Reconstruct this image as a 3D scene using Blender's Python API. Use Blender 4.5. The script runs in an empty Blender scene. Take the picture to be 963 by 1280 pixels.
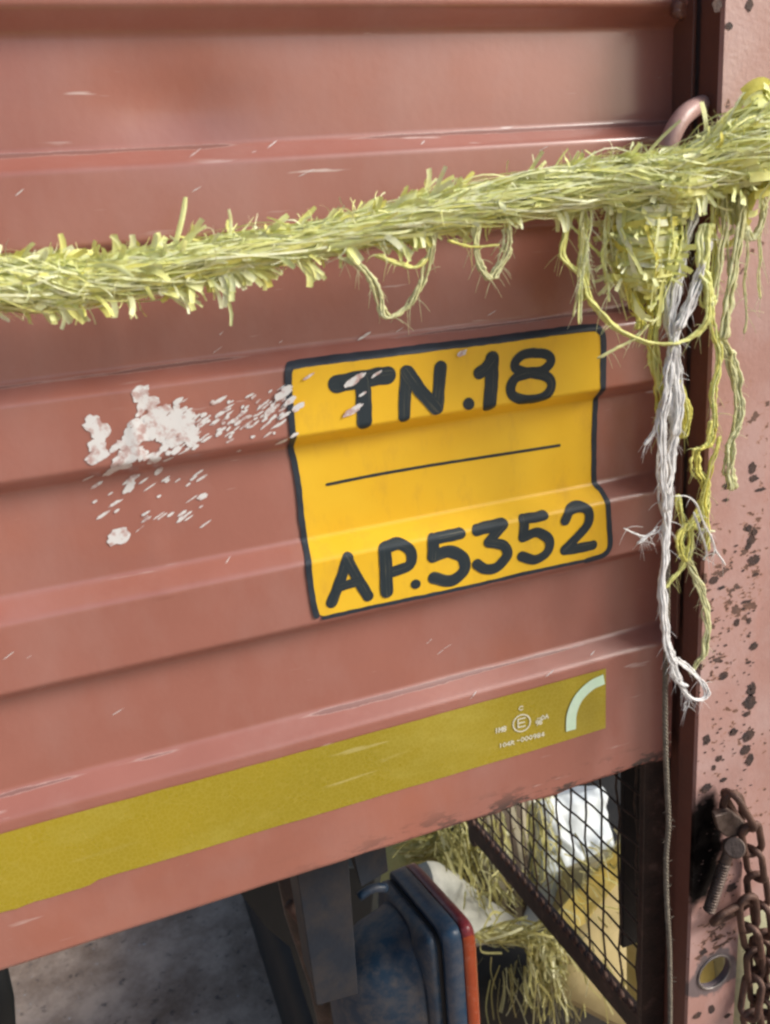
import bpy, bmesh, math, random
import numpy as np
from mathutils import Vector, Matrix, noise
random.seed(7)
SC = bpy.context.scene
COL = SC.collection
# ------------------------------------------------------------------ camera (solved from the vanishing points)
F = 1100.75; CX, CY = 481.5, 640.0; CAMD = 0.48872
R3 = Matrix(((0.9340, 0.1787, -0.3093), (-0.3486, 0.2665, -0.8986), (-0.0782, 0.9471, 0.3112)))
CAM = Vector((0, -CAMD, 0))
cam_d = bpy.data.cameras.new('camera'); cam = bpy.data.objects.new('camera', cam_d); COL.objects.link(cam)
cam.matrix_world = Matrix.Translation(CAM) @ R3.to_4x4()
cam_d.sensor_fit = 'HORIZONTAL'; cam_d.sensor_width = 36.0; cam_d.lens = 36.0 * F / 963.0
cam_d.clip_start = 0.02; cam_d.clip_end = 400
cam_d.dof.use_dof = True; cam_d.dof.focus_distance = 0.64; cam_d.dof.aperture_fstop = 18.0
SC.camera = cam
# ------------------------------------------------------------------ sky, sun, exposure
SUN_DIR = Vector((0.80, -0.50, 0.60)).normalized()      # from the scene towards the sun: right, front, above
el = math.asin(SUN_DIR.z); az = math.atan2(SUN_DIR.x, SUN_DIR.y)
W = bpy.data.worlds.new('World'); SC.world = W; W.use_nodes = True
wn = W.node_tree.nodes; wl = W.node_tree.links
bg = wn['Background']; sky = wn.new('ShaderNodeTexSky'); sky.sky_type = 'NISHITA'; sky.sun_disc = False
sky.sun_elevation = el; sky.sun_rotation = az; sky.air_density = 1.0; sky.dust_density = 4.0; sky.ozone_density = 1.0
wl.new(sky.outputs[0], bg.inputs[0]); bg.inputs[1].default_value = 0.062
sl = bpy.data.lights.new('sun', 'SUN'); so = bpy.data.objects.new('sun', sl); COL.objects.link(so)
sl.energy = 1.5; sl.angle = math.radians(18); sl.color = (1.0, 0.96, 0.91)
so.rotation_euler = SUN_DIR.to_track_quat('Z', 'Y').to_euler()
so.location = (1.5, -1.5, 2)
SC.view_settings.view_transform = 'Standard'; SC.view_settings.look = 'None'
SC.view_settings.exposure = 1.0; SC.view_settings.gamma = 1.0
SC.cycles.filter_width = 2.5
SC.cycles.max_bounces = 8
GZ = -1.45                                               # ground height (camera at 0)

# ------------------------------------------------------------------ helpers
def ray(px, py): return R3 @ Vector((px - CX, -(py - CY), -F))
def P(px, py, y=0.0):
    w = ray(px, py); return CAM + w * ((y + CAMD) / w.y)
def Q(px, py, x):
    w = ray(px, py); return CAM + w * (x / w.x)
D = 0.013
KZ = [(0.320, 0), (0.335, D)]
RAW = []
for top in (0.5680, 0.4525, 0.3370, 0.2215):
    RAW += [(top, D), (top - .008, 0), (top - .061, 0), (top - .069, D)]
RAW += [(0.1060, D), (0.0968, 0), (0.0450, 0), (0.0365, D), (0.0000, D), (-.0085, 0), (-.0630, 0), (-.0715, D),
        (-.1110, D), (-.1190, 0), (-.1765, 0), (-.1870, D), (-.2270, D), (-.2350, 0), (-.2925, 0), (-.3030, D), (-.4000, D)]
RAW = [(1.0, D)] + RAW
_zs = np.array([a for a, b in RAW][::-1]); _ys = np.array([b for a, b in RAW][::-1])
def prof(z):                                             # y of the outer skin at height z
    s = 0.0
    for k, wgt in ((-1.6, 1), (-.8, 2), (0, 2), (.8, 2), (1.6, 1)):
        s += wgt * np.interp(z + k * .001, _zs, _ys)
    y = -s / 8.0
    return float(y)
def wav(x, z):                                           # shallow dents of the sheet
    v = noise.noise(Vector((x * 5.0, 0, z * 7.0))) * .0016 + noise.noise(Vector((x * 14, 3, z * 11))) * .0006
    dd = (x - .075) ** 2 / .0012 + (z - .062) ** 2 / .0004
    v += .0045 * math.exp(-dd)
    v -= .0007 * math.exp(-((x - .026 + z * .02) / .0032) ** 2) * (1 if -.19 < z < -.03 else 0)
    return v
def skin(x, z): return prof(z) + wav(x, z)
def S(px, py):                                           # pixel -> (x, z) on the ribbed skin
    y = -D
    best = None
    prev = None
    n = 120
    for i in range(n + 1):
        y = -.022 + .028 * i / n
        p = P(px, py, y); g = p.y - skin(p.x, p.z)
        if g >= 0: return (p.x, p.z)
    return (p.x, p.z)

def tag(o, label=None, cat=None, group=None, kind=None):
    if label: o['label'] = label
    if cat: o['category'] = cat
    if group: o['group'] = group
    if kind: o['kind'] = kind
    return o
def empty(name, loc, label, cat, group=None):
    o = bpy.data.objects.new(name, None); o.empty_display_size = .05; COL.objects.link(o)
    o.location = loc; tag(o, label, cat, group); return o
def link(name, me, mat, parent=None, smooth=False, label=None):
    o = bpy.data.objects.new(name, me); COL.objects.link(o)
    if mat: me.materials.append(mat)
    if smooth:
        for p in me.polygons: p.use_smooth = True
    if parent:
        o.parent = parent
        q = parent; off = Vector((0, 0, 0))
        while q: off += q.location; q = q.parent
        o.location = -off
    if label: o['label'] = label
    return o
class MB:
    def __init__(s): s.v = []; s.f = []; s.r = []; s.uv = []
    def quadgrid(s, rows, rnd=0.5, close=False, uvs=None):
        b = len(s.v); n = len(rows[0])
        for row in rows: s.v += [tuple(p) for p in row]; s.r += [rnd] * n
        if uvs:
            for u in uvs: s.uv += u
        else: s.uv += [(0.5, 0.5)] * (n * len(rows))
        for i in range(len(rows) - 1):
            for j in range(n if close else n - 1):
                k = (j + 1) % n
                s.f.append((b + i * n + j, b + i * n + k, b + (i + 1) * n + k, b + (i + 1) * n + j))
    def box(s, a, b, rnd=.5):
        x0, y0, z0 = a; x1, y1, z1 = b
        s.hexa([(x0, y0, z0), (x1, y0, z0), (x1, y0, z1), (x0, y0, z1)], [(x0, y1, z0), (x1, y1, z0), (x1, y1, z1), (x0, y1, z1)], rnd)
    def hexa(s, fr, bk, rnd=.5):
        b = len(s.v); s.v += [tuple(p) for p in fr] + [tuple(p) for p in bk]; n = len(fr)
        s.r += [rnd] * (2 * n); s.uv += [(.5, .5)] * (2 * n)
        s.f.append(tuple(range(b, b + n))); s.f.append(tuple(range(b + 2 * n - 1, b + n - 1, -1)))
        for i in range(n):
            j = (i + 1) % n
            s.f.append((b + j, b + i, b + n + i, b + n + j))
    def tube(s, pts, r, seg=8, rnd=.5, caps=True, flat=1.0):
        pts = [Vector(p) for p in pts]; n = len(pts)
        rr = r if isinstance(r, (list, tuple)) else [r] * n
        up = Vector((0.13, -.9, .4)).normalized(); rows = []; uvs = []; L = 0
        for i, p in enumerate(pts):
            t = (pts[min(i + 1, n - 1)] - pts[max(i - 1, 0)])
            if t.length < 1e-9: t = Vector((0, 0, 1))
            t.normalize()
            a = up - t * up.dot(t)
            if a.length < 1e-3: a = t.orthogonal()
            a.normalize(); up = a; b = t.cross(a)
            if i: L += (p - pts[i - 1]).length
            rows.append([p + (a * math.cos(q) * flat + b * math.sin(q)) * rr[i] for q in [2 * math.pi * k / seg for k in range(seg)]])
            uvs.append([(k / seg, L) for k in range(seg)])
        base = len(s.v); s.quadgrid(rows, rnd, True, uvs)
        if caps:
            s.f.append(tuple(range(base + seg - 1, base - 1, -1))); e = base + (n - 1) * seg
            s.f.append(tuple(range(e, e + seg)))
    def ribbon(s, pts, w, nrm, rnd=.5, twist=0.0, curl=0.0):
        pts = [Vector(p) for p in pts]; n = len(pts); rows = []; uvs = []
        for i, p in enumerate(pts):
            t = (pts[min(i + 1, n - 1)] - pts[max(i - 1, 0)])
            t = t.normalized() if t.length > 1e-9 else Vector((1, 0, 0))
            a = t.cross(nrm)
            a = a.normalized() if a.length > 1e-4 else t.orthogonal().normalized()
            c = t.cross(a); q = twist * i / max(1, n - 1)
            a2 = a * math.cos(q) + c * math.sin(q); c2 = t.cross(a2)
            ww = (w[i] if isinstance(w, list) else w) * .5
            rows.append([p - a2 * ww, p + c2 * ww * curl, p + a2 * ww])
            uvs.append([(0, i / n), (.5, i / n), (1, i / n)])
        s.quadgrid(rows, rnd, False, uvs)
    def lathe_ring(s): pass
    def build(s, name, mat, parent=None, smooth=False, label=None, bevel=0, solid=0):
        me = bpy.data.meshes.new(name); me.from_pydata(s.v, [], s.f); me.update()
        at = me.attributes.new('rnd', 'FLOAT', 'POINT'); at.data.foreach_set('value', s.r)
        uvl = me.uv_layers.new(name='UVMap')
        idx = np.zeros(len(me.loops), dtype=np.int32); me.loops.foreach_get('vertex_index', idx)
        uvl.data.foreach_set('uv', np.array(s.uv, dtype=np.float32)[idx].ravel())
        o = link(name, me, mat, parent, smooth, label)
        if not solid: 
            bm = bmesh.new(); bm.from_mesh(me); bmesh.ops.recalc_face_normals(bm, faces=bm.faces); bm.to_mesh(me); bm.free()
        if solid:
            m = o.modifiers.new('solid', 'SOLIDIFY'); m.thickness = solid; m.offset = 0
        if bevel:
            m = o.modifiers.new('bevel', 'BEVEL'); m.width = bevel; m.segments = 2; m.limit_method = 'ANGLE'
            for p in me.polygons: p.use_smooth = True
            m2 = o.modifiers.new('wn', 'WEIGHTED_NORMAL')
        return o
def cr(pts, n=8):                                        # Catmull-Rom through the points
    pts = [Vector(p) for p in pts]; out = []
    q = [pts[0] * 2 - pts[1]] + pts + [pts[-1] * 2 - pts[-2]]
    for i in range(1, len(q) - 2):
        for k in range(n):
            t = k / n
            a, b, c, d = q[i - 1], q[i], q[i + 1], q[i + 2]
            out.append(.5 * ((2 * b) + (c - a) * t + (2 * a - 5 * b + 4 * c - d) * t * t + (3 * b - a - 3 * c + d) * t ** 3))
    out.append(pts[-1]); return out

# ------------------------------------------------------------------ materials
class NT:
    def __init__(s, name):
        s.m = bpy.data.materials.new(name); s.m.use_nodes = True; s.n = s.m.node_tree.nodes; s.l = s.m.node_tree.links
        s.b = s.n['Principled BSDF']; s.out = s.n['Material Output']
        s.co = s.n.new('ShaderNodeTexCoord').outputs['Object']
    def map(s, scale, loc=(0, 0, 0), rot=(0, 0, 0), src=None):
        m = s.n.new('ShaderNodeMapping'); s.l.new(src or s.co, m.inputs[0])
        m.inputs['Scale'].default_value = scale; m.inputs['Location'].default_value = loc; m.inputs['Rotation'].default_value = rot
        return m.outputs[0]
    def noise(s, scale, detail=5, rough=.55, vec=None, dist=0):
        t = s.n.new('ShaderNodeTexNoise'); s.l.new(vec or s.co, t.inputs['Vector'])
        t.inputs['Scale'].default_value = scale; t.inputs['Detail'].default_value = detail
        t.inputs['Roughness'].default_value = rough; t.inputs['Distortion'].default_value = dist
        return t.outputs['Fac']
    def ramp(s, fac, stops, interp='LINEAR'):
        r = s.n.new('ShaderNodeValToRGB'); s.l.new(fac, r.inputs[0]); r.color_ramp.interpolation = interp
        e = r.color_ramp.elements
        while len(e) < len(stops): e.new(.5)
        for i, (p, c) in enumerate(stops):
            e[i].position = p; e[i].color = (c, c, c, 1) if isinstance(c, (int, float)) else (*c, 1)
        return r.outputs[0]
    def math(s, op, a, b=None, clamp=False):
        m = s.n.new('ShaderNodeMath'); m.operation = op; m.use_clamp = clamp
        for i, v in enumerate((a, b)):
            if v is None: continue
            if isinstance(v, (int, float)): m.inputs[i].default_value = v
            else: s.l.new(v, m.inputs[i])
        return m.outputs[0]
    def mix(s, fac, a, b, mode='MIX'):
        m = s.n.new('ShaderNodeMix'); m.data_type = 'RGBA'; m.blend_type = mode
        for i, v in ((0, fac), (6, a), (7, b)):
            if isinstance(v, (int, float)): m.inputs[i].default_value = v
            elif isinstance(v, tuple): m.inputs[i].default_value = (*v, 1)
            else: s.l.new(v, m.inputs[i])
        return m.outputs[2]
    def attr(s, name):
        a = s.n.new('ShaderNodeAttribute'); a.attribute_name = name; return a.outputs['Fac']
    def sep(s, src=None):
        a = s.n.new('ShaderNodeSeparateXYZ'); s.l.new(src or s.co, a.inputs[0]); return a.outputs
    def spot(s, c, rad, soft=1.0):                       # 1 inside an ellipsoid, 0 outside
        v = s.map(tuple(1 / r for r in rad), tuple(-a / r for a, r in zip(c, rad)))
        d = s.n.new('ShaderNodeVectorMath'); d.operation = 'LENGTH'; s.l.new(v, d.inputs[0])
        return s.math('SUBTRACT', 1.0 + soft * .5, d.outputs['Value'], True)
    def set(s, base=None, rough=None, metal=None, bump=None, bs=.3, bd=.001, spec=None):
        if base is not None:
            if isinstance(base, tuple): s.b.inputs['Base Color'].default_value = (*base, 1)
            else: s.l.new(base, s.b.inputs['Base Color'])
        for v, k in ((rough, 'Roughness'), (metal, 'Metallic'), (spec, 'Specular IOR Level')):
            if v is None: continue
            if isinstance(v, (int, float)): s.b.inputs[k].default_value = v
            else: s.l.new(v, s.b.inputs[k])
        if bump is not None:
            b = s.n.new('ShaderNodeBump'); b.inputs['Strength'].default_value = bs; b.inputs['Distance'].default_value = bd
            s.l.new(bump, b.inputs['Height']); s.l.new(b.outputs[0], s.b.inputs['Normal'])
        return s.m
MAT = {}
# red-oxide painted sheet
t = NT('oxide_paint')
base = t.ramp(t.noise(7, 6, .6), [(.3, (.335, .122, .088)), (.7, (.40, .155, .118))])
smudge = t.ramp(t.noise(3.2, 5, .6, t.map((1, 1, 2.2), (4, 0, 1))), [(.55, 0.0), (.72, .55)])
base = t.mix(smudge, base, (.45, .150, .085))
dust = t.ramp(t.noise(16, 7, .65, t.map((1, 1, .5))), [(.46, 0.0), (.8, .4)])
base = t.mix(dust, base, (.47, .28, .25))
scr = t.ramp(t.noise(95, 3, .5, t.map((.22, .22, 2.2), (0, 0, 0), (0, .55, 0))), [(.68, 0.0), (.73, 1.0)])
scr = t.math('MULTIPLY', scr, t.ramp(t.noise(9, 2), [(.45, 0.0), (.6, .75)]))
base = t.mix(scr, base, (.72, .60, .57))
zq = t.sep()[2]; wear = None                             # worn paint on the upper edges of the ribs
nz = t.noise(26, 6, .7, t.map((.55, 1, 3.2))); gate = t.ramp(t.noise(5, 2, .5, t.map((1, 1, .3), (7, 0, 2))), [(.38, 0.0), (.50, 1.0)])
for z_ in (.0445, -.0640, -.1775, -.2940):
    b_ = t.math('SUBTRACT', 1.0, t.math('MULTIPLY', t.math('ABSOLUTE', t.math('SUBTRACT', zq, z_)), 230.0), True)
    wear = b_ if wear is None else t.math('MAXIMUM', wear, b_)
wv = t.math('MULTIPLY', t.math('ADD', wear, t.math('SUBTRACT', nz, 1.0)), gate)
wearm = t.ramp(wv, [(.27, 0.0), (.31, .75)]); rim = t.ramp(wv, [(.20, 0.0), (.27, .5)])
base = t.mix(rim, base, (.60, .45, .42)); base = t.mix(wearm, base, (.20, .075, .055))
# chips and grime along the bottom hem
zc = t.sep()[2]; hem = t.math('MULTIPLY', t.math('SUBTRACT', -.382, zc), 60.0, True)
xm = t.math('MULTIPLY', t.math('SUBTRACT', t.sep()[0], .05), 5.0, True)
chip = t.ramp(t.noise(60, 6, .7, t.map((.6, 1, 1.8))), [(.5, 0.0), (.56, 1.0)])
chip = t.math('MULTIPLY', t.math('MULTIPLY', chip, hem), xm)
base = t.mix(chip, base, (.045, .030, .028))
t.set(base, t.ramp(t.noise(11, 5), [(.3, .34), (.7, .50)]), bump=t.math('ADD', t.math('ADD', t.noise(240, 4, .6), t.math('MULTIPLY', wearm, -2.0)), t.math('MULTIPLY', t.noise(30, 3), 1.5)), bs=.2, bd=.0006, spec=.6)
t.b.inputs['Coat Weight'].default_value = .9; t.b.inputs['Coat Roughness'].default_value = .22; t.b.inputs['Coat IOR'].default_value = 1.75
MAT['panel'] = t.m
# post paint: flaking
def post_mat(name, amt):
    t = NT(name)
    base = t.ramp(t.noise(9, 6, .6), [(.3, (.41, .225, .192)), (.7, (.52, .32, .285))])
    dust = t.ramp(t.noise(22, 7, .65), [(.42, 0.0), (.75, .55)])
    base = t.mix(dust, base, (.58, .44, .43))
    zz = t.sep()[2]
    dens = t.math('MULTIPLY', t.math('SUBTRACT', .02, zz), 1.3, True)
    n1 = t.noise(190, 4, .55, t.map((.75, 1, 1.15)))
    big = t.noise(18, 3, .6)
    f = t.math('ADD', n1, t.math('MULTIPLY', big, .8))
    f = t.math('ADD', f, t.math('MULTIPLY', dens, .055))
    f = t.math('MULTIPLY', f, .8)
    flake = t.ramp(f, [(0.8840 - amt, 0.0), (0.8960 - amt, .9)])
    edge = t.ramp(f, [(0.8400 - amt, 0.0), (0.8880 - amt, .8)])
    base = t.mix(edge, base, (.40, .20, .13))
    dark = t.ramp(t.noise(70, 4), [(.35, (.05, .038, .038)), (.65, (.17, .085, .058))])
    base = t.mix(flake, base, dark)
    c = P(879, 1064, -.04); n = t.noise(50, 5)
    st = t.math('ADD', t.spot(tuple(c), (.015, .05, .048), 1.0), t.math('MULTIPLY', t.math('SUBTRACT', n, .5), 1.2))
    base = t.mix(t.ramp(st, [(.2, 0.0), (.55, 1.0)]), base, (.006, .005, .005)); grs = st
    c = P(893, 1218, -.04)
    st = t.math('ADD', t.spot(tuple(c), (.026, .05, .020), 1.0), t.math('MULTIPLY', t.math('SUBTRACT', n, .5), 1.6))
    base = t.mix(t.ramp(st, [(.42, 0.0), (.55, .85)]), base, (.13, .12, .13))
    h = t.math('ADD', t.math('MULTIPLY', flake, -1.0), t.math('MULTIPLY', t.noise(300, 3), .35))
    t.set(base, t.math('ADD', t.ramp(flake, [(0, .40), (1, .7)]), t.math('MULTIPLY', grs, .25)), bump=h, bs=.7, bd=.0012, spec=t.math('SUBTRACT', .6, t.math('MULTIPLY', grs, .6), True))
    return t.m
MAT['post'] = post_mat('flaking_oxide_paint', .0)
MAT['rear'] = post_mat('smooth_oxide_paint', -.06)
def simple(name, c1, c2, sc=20, rough=.5, metal=0., bs=.3, bd=.001, bscale=200, spec=.5, dust=None):
    t = NT(name); base = t.ramp(t.noise(sc, 6, .6), [(.3, c1), (.7, c2)])
    if dust: base = t.mix(t.ramp(t.noise(dust[1], 7, .7), [(dust[2], 0.0), (dust[3], dust[4])]), base, dust[0])
    t.set(base, rough, metal, bump=t.noise(bscale, 4), bs=bs, bd=bd, spec=spec); MAT[name] = t.m; return t
simple('dark_paint', (.020, .016, .015), (.045, .032, .027), 25, .6, bs=.4)
simple('shaded_paint', (.14, .056, .040), (.19, .078, .056), 15, .4)  # oxide paint darkened to carry the shade on the post's side
simple('rust', (.060, .034, .026), (.17, .095, .072), 90, .62, .35, bs=.7, bd=.0008, bscale=600, dust=((.30, .20, .16), 130, .58, .78, .5))
simple('nick', (.12, .045, .038), (.20, .075, .06), 80, .6)
simple('chip', (.030, .024, .027), (.10, .055, .042), 120, .75, bs=.8, bscale=700)
simple('galv', (.17, .15, .14), (.32, .29, .28), 120, .5, .5, bs=.6, bd=.0006, bscale=500)
simple('rust_grey', (.075, .055, .045), (.19, .145, .125), 160, .5, .5, bs=.8, bd=.0008, bscale=700)
simple('blue_dusty', (.010, .034, .070), (.020, .055, .100), 30, .5, dust=((.125, .11, .10), 60, .42, .68, .8))
simple('pale_sack', (.30, .31, .20), (.48, .46, .28), 40, .6, bs=.5, bscale=90)
simple('wire', (.035, .024, .02), (.11, .07, .05), 90, .6, .1, bs=.5, bscale=500)
simple('bracket', (.007, .014, .026), (.013, .022, .036), 40, .6, dust=((.040, .035, .034), 30, .42, .66, .8))
simple('film', (.58, .44, .10), (.74, .62, .24), 30, .3, bs=.4, bscale=90)
simple('guard_paint', (.020, .014, .013), (.060, .036, .028), 60, .5, .1, bs=.5, bscale=300, dust=((.20, .13, .11), 60, .56, .7, .5))
simple('blue_paint', (.010, .035, .075), (.018, .062, .125), 14, .38, bs=.3, bscale=300, dust=((.17, .155, .15), 60, .42, .78, .7))
simple('dusty_grey', (.014, .014, .018), (.036, .033, .037), 60, .6, dust=((.012, .040, .085), 30, .50, .70, .7))
simple('red_lens', (.20, .025, .035), (.28, .045, .05), 30, .28, dust=((.5, .3, .28), 60, .5, .8, .5))
simple('orange_lens', (.34, .055, .018), (.44, .085, .028), 30, .25, dust=((.6, .4, .3), 90, .55, .8, .5))
simple('white_sack', (.55, .62, .66), (.78, .84, .86), 18, .5, bs=.5, bscale=120)
simple('dusty_white', (.30, .31, .27), (.50, .50, .44), 30, .7, bs=.5, bscale=120)
simple('dark_tarp', (.010, .010, .010), (.028, .024, .02), 10, .8)
simple('stacking_steel', (.008, .014, .018), (.016, .022, .026), 10, .6)
simple('rubber', (.010, .010, .011), (.022, .020, .020), 30, .8)
simple('white_chalk', (.60, .62, .62), (.78, .79, .78), 120, .8, bs=.3, bscale=500)
simple('mint', (.60, .84, .62), (.70, .90, .72), 50, .4)
simple('white_print', (.72, .72, .55), (.8, .8, .66), 50, .6)
simple('cavity', (.006, .005, .005), (.012, .01, .01), 30, .9)
t = NT('chalk_thin'); nb = t.noise(170, 5, .65)
t.set(t.mix(t.ramp(nb, [(.50, 0.0), (.64, .8)]), (.74, .75, .75), (.46, .25, .22)), .8); MAT['white_chalk'] = t.m
# woven sack with vertical stripes
t = NT('woven_sack'); w_ = t.n.new('ShaderNodeTexWave'); w_.inputs['Scale'].default_value = 16; w_.inputs['Distortion'].default_value = 2; t.l.new(t.co, w_.inputs['Vector'])
t.set(t.mix(t.ramp(w_.outputs['Fac'], [(.35, 0.0), (.65, 1.0)]), (.10, .075, .055), (.33, .30, .22)), .8, bump=t.noise(300), bs=.6); MAT['woven'] = t.m
t = NT('ribbed_sheet'); w_ = t.n.new('ShaderNodeTexWave'); w_.inputs['Scale'].default_value = 40; w_.inputs['Distortion'].default_value = 1.5; t.l.new(t.co, w_.inputs['Vector'])
t.set(t.mix(t.ramp(w_.outputs['Fac'], [(.3, 0.0), (.7, 1.0)]), (.50, .47, .33), (.82, .84, .76)), .6, bump=w_.outputs['Fac'], bs=.6, bd=.003); MAT['ribbed'] = t.m
# cardboard
t = NT('cardboard'); t.set(t.ramp(t.noise(12, 5), [(.3, (.36, .29, .13)), (.7, (.50, .42, .22))]), .75, bump=t.noise(150), bs=.3); MAT['card'] = t.m
# yellow paint of the plate
t = NT('yellow_paint'); b_ = t.ramp(t.noise(14, 5), [(.3, (.86, .51, .020)), (.7, (.92, .59, .035))])
b_ = t.mix(t.ramp(t.noise(60, 6, .7, t.map((1, 1, .4))), [(.52, 0.0), (.8, .5)]), b_, (.62, .34, .05))
t.set(b_, .36, bump=t.noise(150, 3), bs=.12, bd=.0005); MAT['yellow'] = t.m
# black brush paint: streaks of thin paint along the stroke let the yellow through
t = NT('brush_black'); uv = t.n.new('ShaderNodeTexCoord').outputs['UV']
st = t.noise(1.0, 3, .5, t.map((9, 55, 1), src=uv)); st2 = t.noise(1.0, 2, .5, t.map((1.2, 30, 1), (3, 7, 0), src=uv))
m_ = t.math('MULTIPLY', t.ramp(st, [(.54, 0.0), (.66, 1.0)]), t.ramp(st2, [(.50, 0.0), (.62, .8)]))
t.set(t.mix(m_, (.012, .026, .036), (.20, .19, .12)), .6); MAT['brush'] = t.m
simple('line_black', (.012, .022, .036), (.03, .045, .065), 60, .5)
# reflective tape
t = NT('reflective_tape')
b_ = t.ramp(t.noise(5, 5, .6), [(.3, (.31, .25, .006)), (.7, (.42, .32, .012))])
b_ = t.mix(t.ramp(t.noise(10, 6, .65, t.map((1, 1, 2), (0, 0, 0), (0, .5, 0))), [(.5, 0.0), (.8, .5)]), b_, (.50, .45, .10))
vo = t.n.new('ShaderNodeTexVoronoi'); vo.feature = 'DISTANCE_TO_EDGE'; vo.inputs['Scale'].default_value = 330; t.l.new(t.co, vo.inputs['Vector'])
b_ = t.mix(t.ramp(vo.outputs['Distance'], [(.03, .18), (.12, 0.0)]), b_, (.60, .50, .12))
b_ = t.mix(t.math('MULTIPLY', t.ramp(t.noise(80, 3, .5, t.map((.2, .2, 2.2), (0, 0, 0), (0, .5, 0))), [(.67, 0.0), (.72, .3)]), t.ramp(t.noise(8, 2), [(.45, 0), (.6, 1)])), b_, (.75, .68, .35))
br = t.noise(260, 2, .5, t.map((.5, .5, 1), (0, 0, 0), (0, .7, 0)))
t.set(b_, t.ramp(t.noise(30, 4), [(.3, .22), (.7, .40)]), bump=br, bs=.08, bd=.0003, spec=.7)
t.b.inputs['Coat Weight'].default_value = .5; t.b.inputs['Coat Roughness'].default_value = .15; MAT['tape'] = t.m
# raffia (split plastic twine)
def raffia(name, stops, transl=.16, rough=.5):
    t = NT(name); a = t.attr('rnd'); c = t.ramp(a, stops)
    n = t.noise(1, 3, .6, t.map((260, 260, 260)))
    c = t.mix(t.ramp(n, [(.35, .35), (.7, 0.0)]), c, stops[0][1])
    t.set(c, rough, bump=t.noise(500, 3), bs=.3, bd=.0004)
    tr = t.n.new('ShaderNodeBsdfTranslucent'); t.l.new(c, tr.inputs[0]); mx = t.n.new('ShaderNodeMixShader'); mx.inputs[0].default_value = transl
    t.l.new(t.b.outputs[0], mx.inputs[1]); t.l.new(tr.outputs[0], mx.inputs[2]); t.l.new(mx.outputs[0], t.out.inputs[0]); MAT[name] = t.m
raffia('raffia', [(0, (.70, .64, .10)), (.3, (.86, .86, .28)), (.65, (.87, .95, .46)), (1, (.92, .98, .76))], .14)
raffia('raffia_pale', [(0, (.56, .52, .16)), (.5, (.72, .72, .34)), (1, (.84, .88, .60))])
raffia('raffia_dull', [(0, (.30, .26, .08)), (.5, (.56, .54, .22)), (1, (.82, .83, .56))], .25)
raffia('white_cord', [(0, (.74, .76, .76)), (.5, (.86, .88, .88)), (1, (.95, .96, .96))], .1)
simple('twine', (.13, .115, .09), (.28, .25, .20), 200, .85, bs=.8, bscale=900)
# ground
t = NT('ground'); b_ = t.ramp(t.noise(6, 8, .7), [(.38, (.22, .150, .105)), (.64, (.56, .43, .335))])
b_ = t.mix(t.ramp(t.noise(38, 6, .7), [(.58, 0.0), (.66, .8)]), b_, (.06, .052, .05))
b_ = t.mix(t.ramp(t.noise(55, 4, .7, t.map((1, 1, 1), (3, 3, 3))), [(.66, 0.0), (.7, .8)]), b_, (.55, .53, .50))
t.set(b_, .9, bump=t.noise(30, 8, .7), bs=.6, bd=.01); MAT['ground'] = t.m

# ------------------------------------------------------------------ setting
g = MB(); N = 40
g.quadgrid([[(x, y, GZ) for x in (-60, -10, -2, 0, 2, 10, 60)] for y in (-60, -10, -2, 0, 2, 10, 60)])
tag(g.build('ground', MAT['ground']), kind='structure')

# ------------------------------------------------------------------ truck
truck = empty('truck', (-.6, .9, GZ), 'red oxide painted truck body, ribbed side with hand painted yellow number plate, rusty corner post', 'truck')
PX1 = .3765
zrows = list(np.arange(-.400, .20, .0011)) + list(np.arange(.20, .351, .004))
xcols = list(np.linspace(-1.6, -.25, 14)) + list(np.linspace(-.22, PX1, 110))
m = MB()
rows = [[(x, prof(z) + .0 + wav(x, z), z) for x in xcols] for z in zrows]
# hem folded inwards, dented towards the right
def hemz(x): return (-.0012 + .0022 * noise.noise(Vector((x * 42, 9, 0))) * max(0, min(1, (x - .02) * 4)))
hem = []
for (dy, dz) in ((.016, .0005), (.004, -.0006), (.0012, -.0004)):
    hem.append([(x, -D + wav(x, -.4) + dy, -.4 + dz + hemz(x)) for x in xcols])
rows[0] = [(x, y, z + hemz(x)) for (x, y, z) in rows[0]]
m.quadgrid(hem + rows)
panel = m.build('side_panel', MAT['panel'], truck, True)
m = MB(); m.box((-1.6, .012, -.39), (PX1 - .004, .018, .352)); m.build('inner_lining', MAT['cavity'], truck)
# body behind the panel
m = MB(); m.box((-1.6, .03, -.385), (.20, .42, -.33)); m.build('cargo_floor', MAT['dark_paint'], truck)
# thin trim along the panel's end
m = MB(); m.box((PX1 - .0015, -.0175, -.30), (PX1 + .0012, .01, .352)); m.build('edge_trim', MAT['shaded_paint'], truck, bevel=.0008)
m = MB(); 
for k in range(5):
    c = P(849 + random.uniform(-3, 3), 12 + k * 3 - 5, -.02); m.tube([c + Vector((-.003, 0, .001)), c + Vector((.003, 0, 0))], [.0025, .003], 8)
m.build('weld_bead', MAT['shaded_paint'], truck, True)
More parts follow.
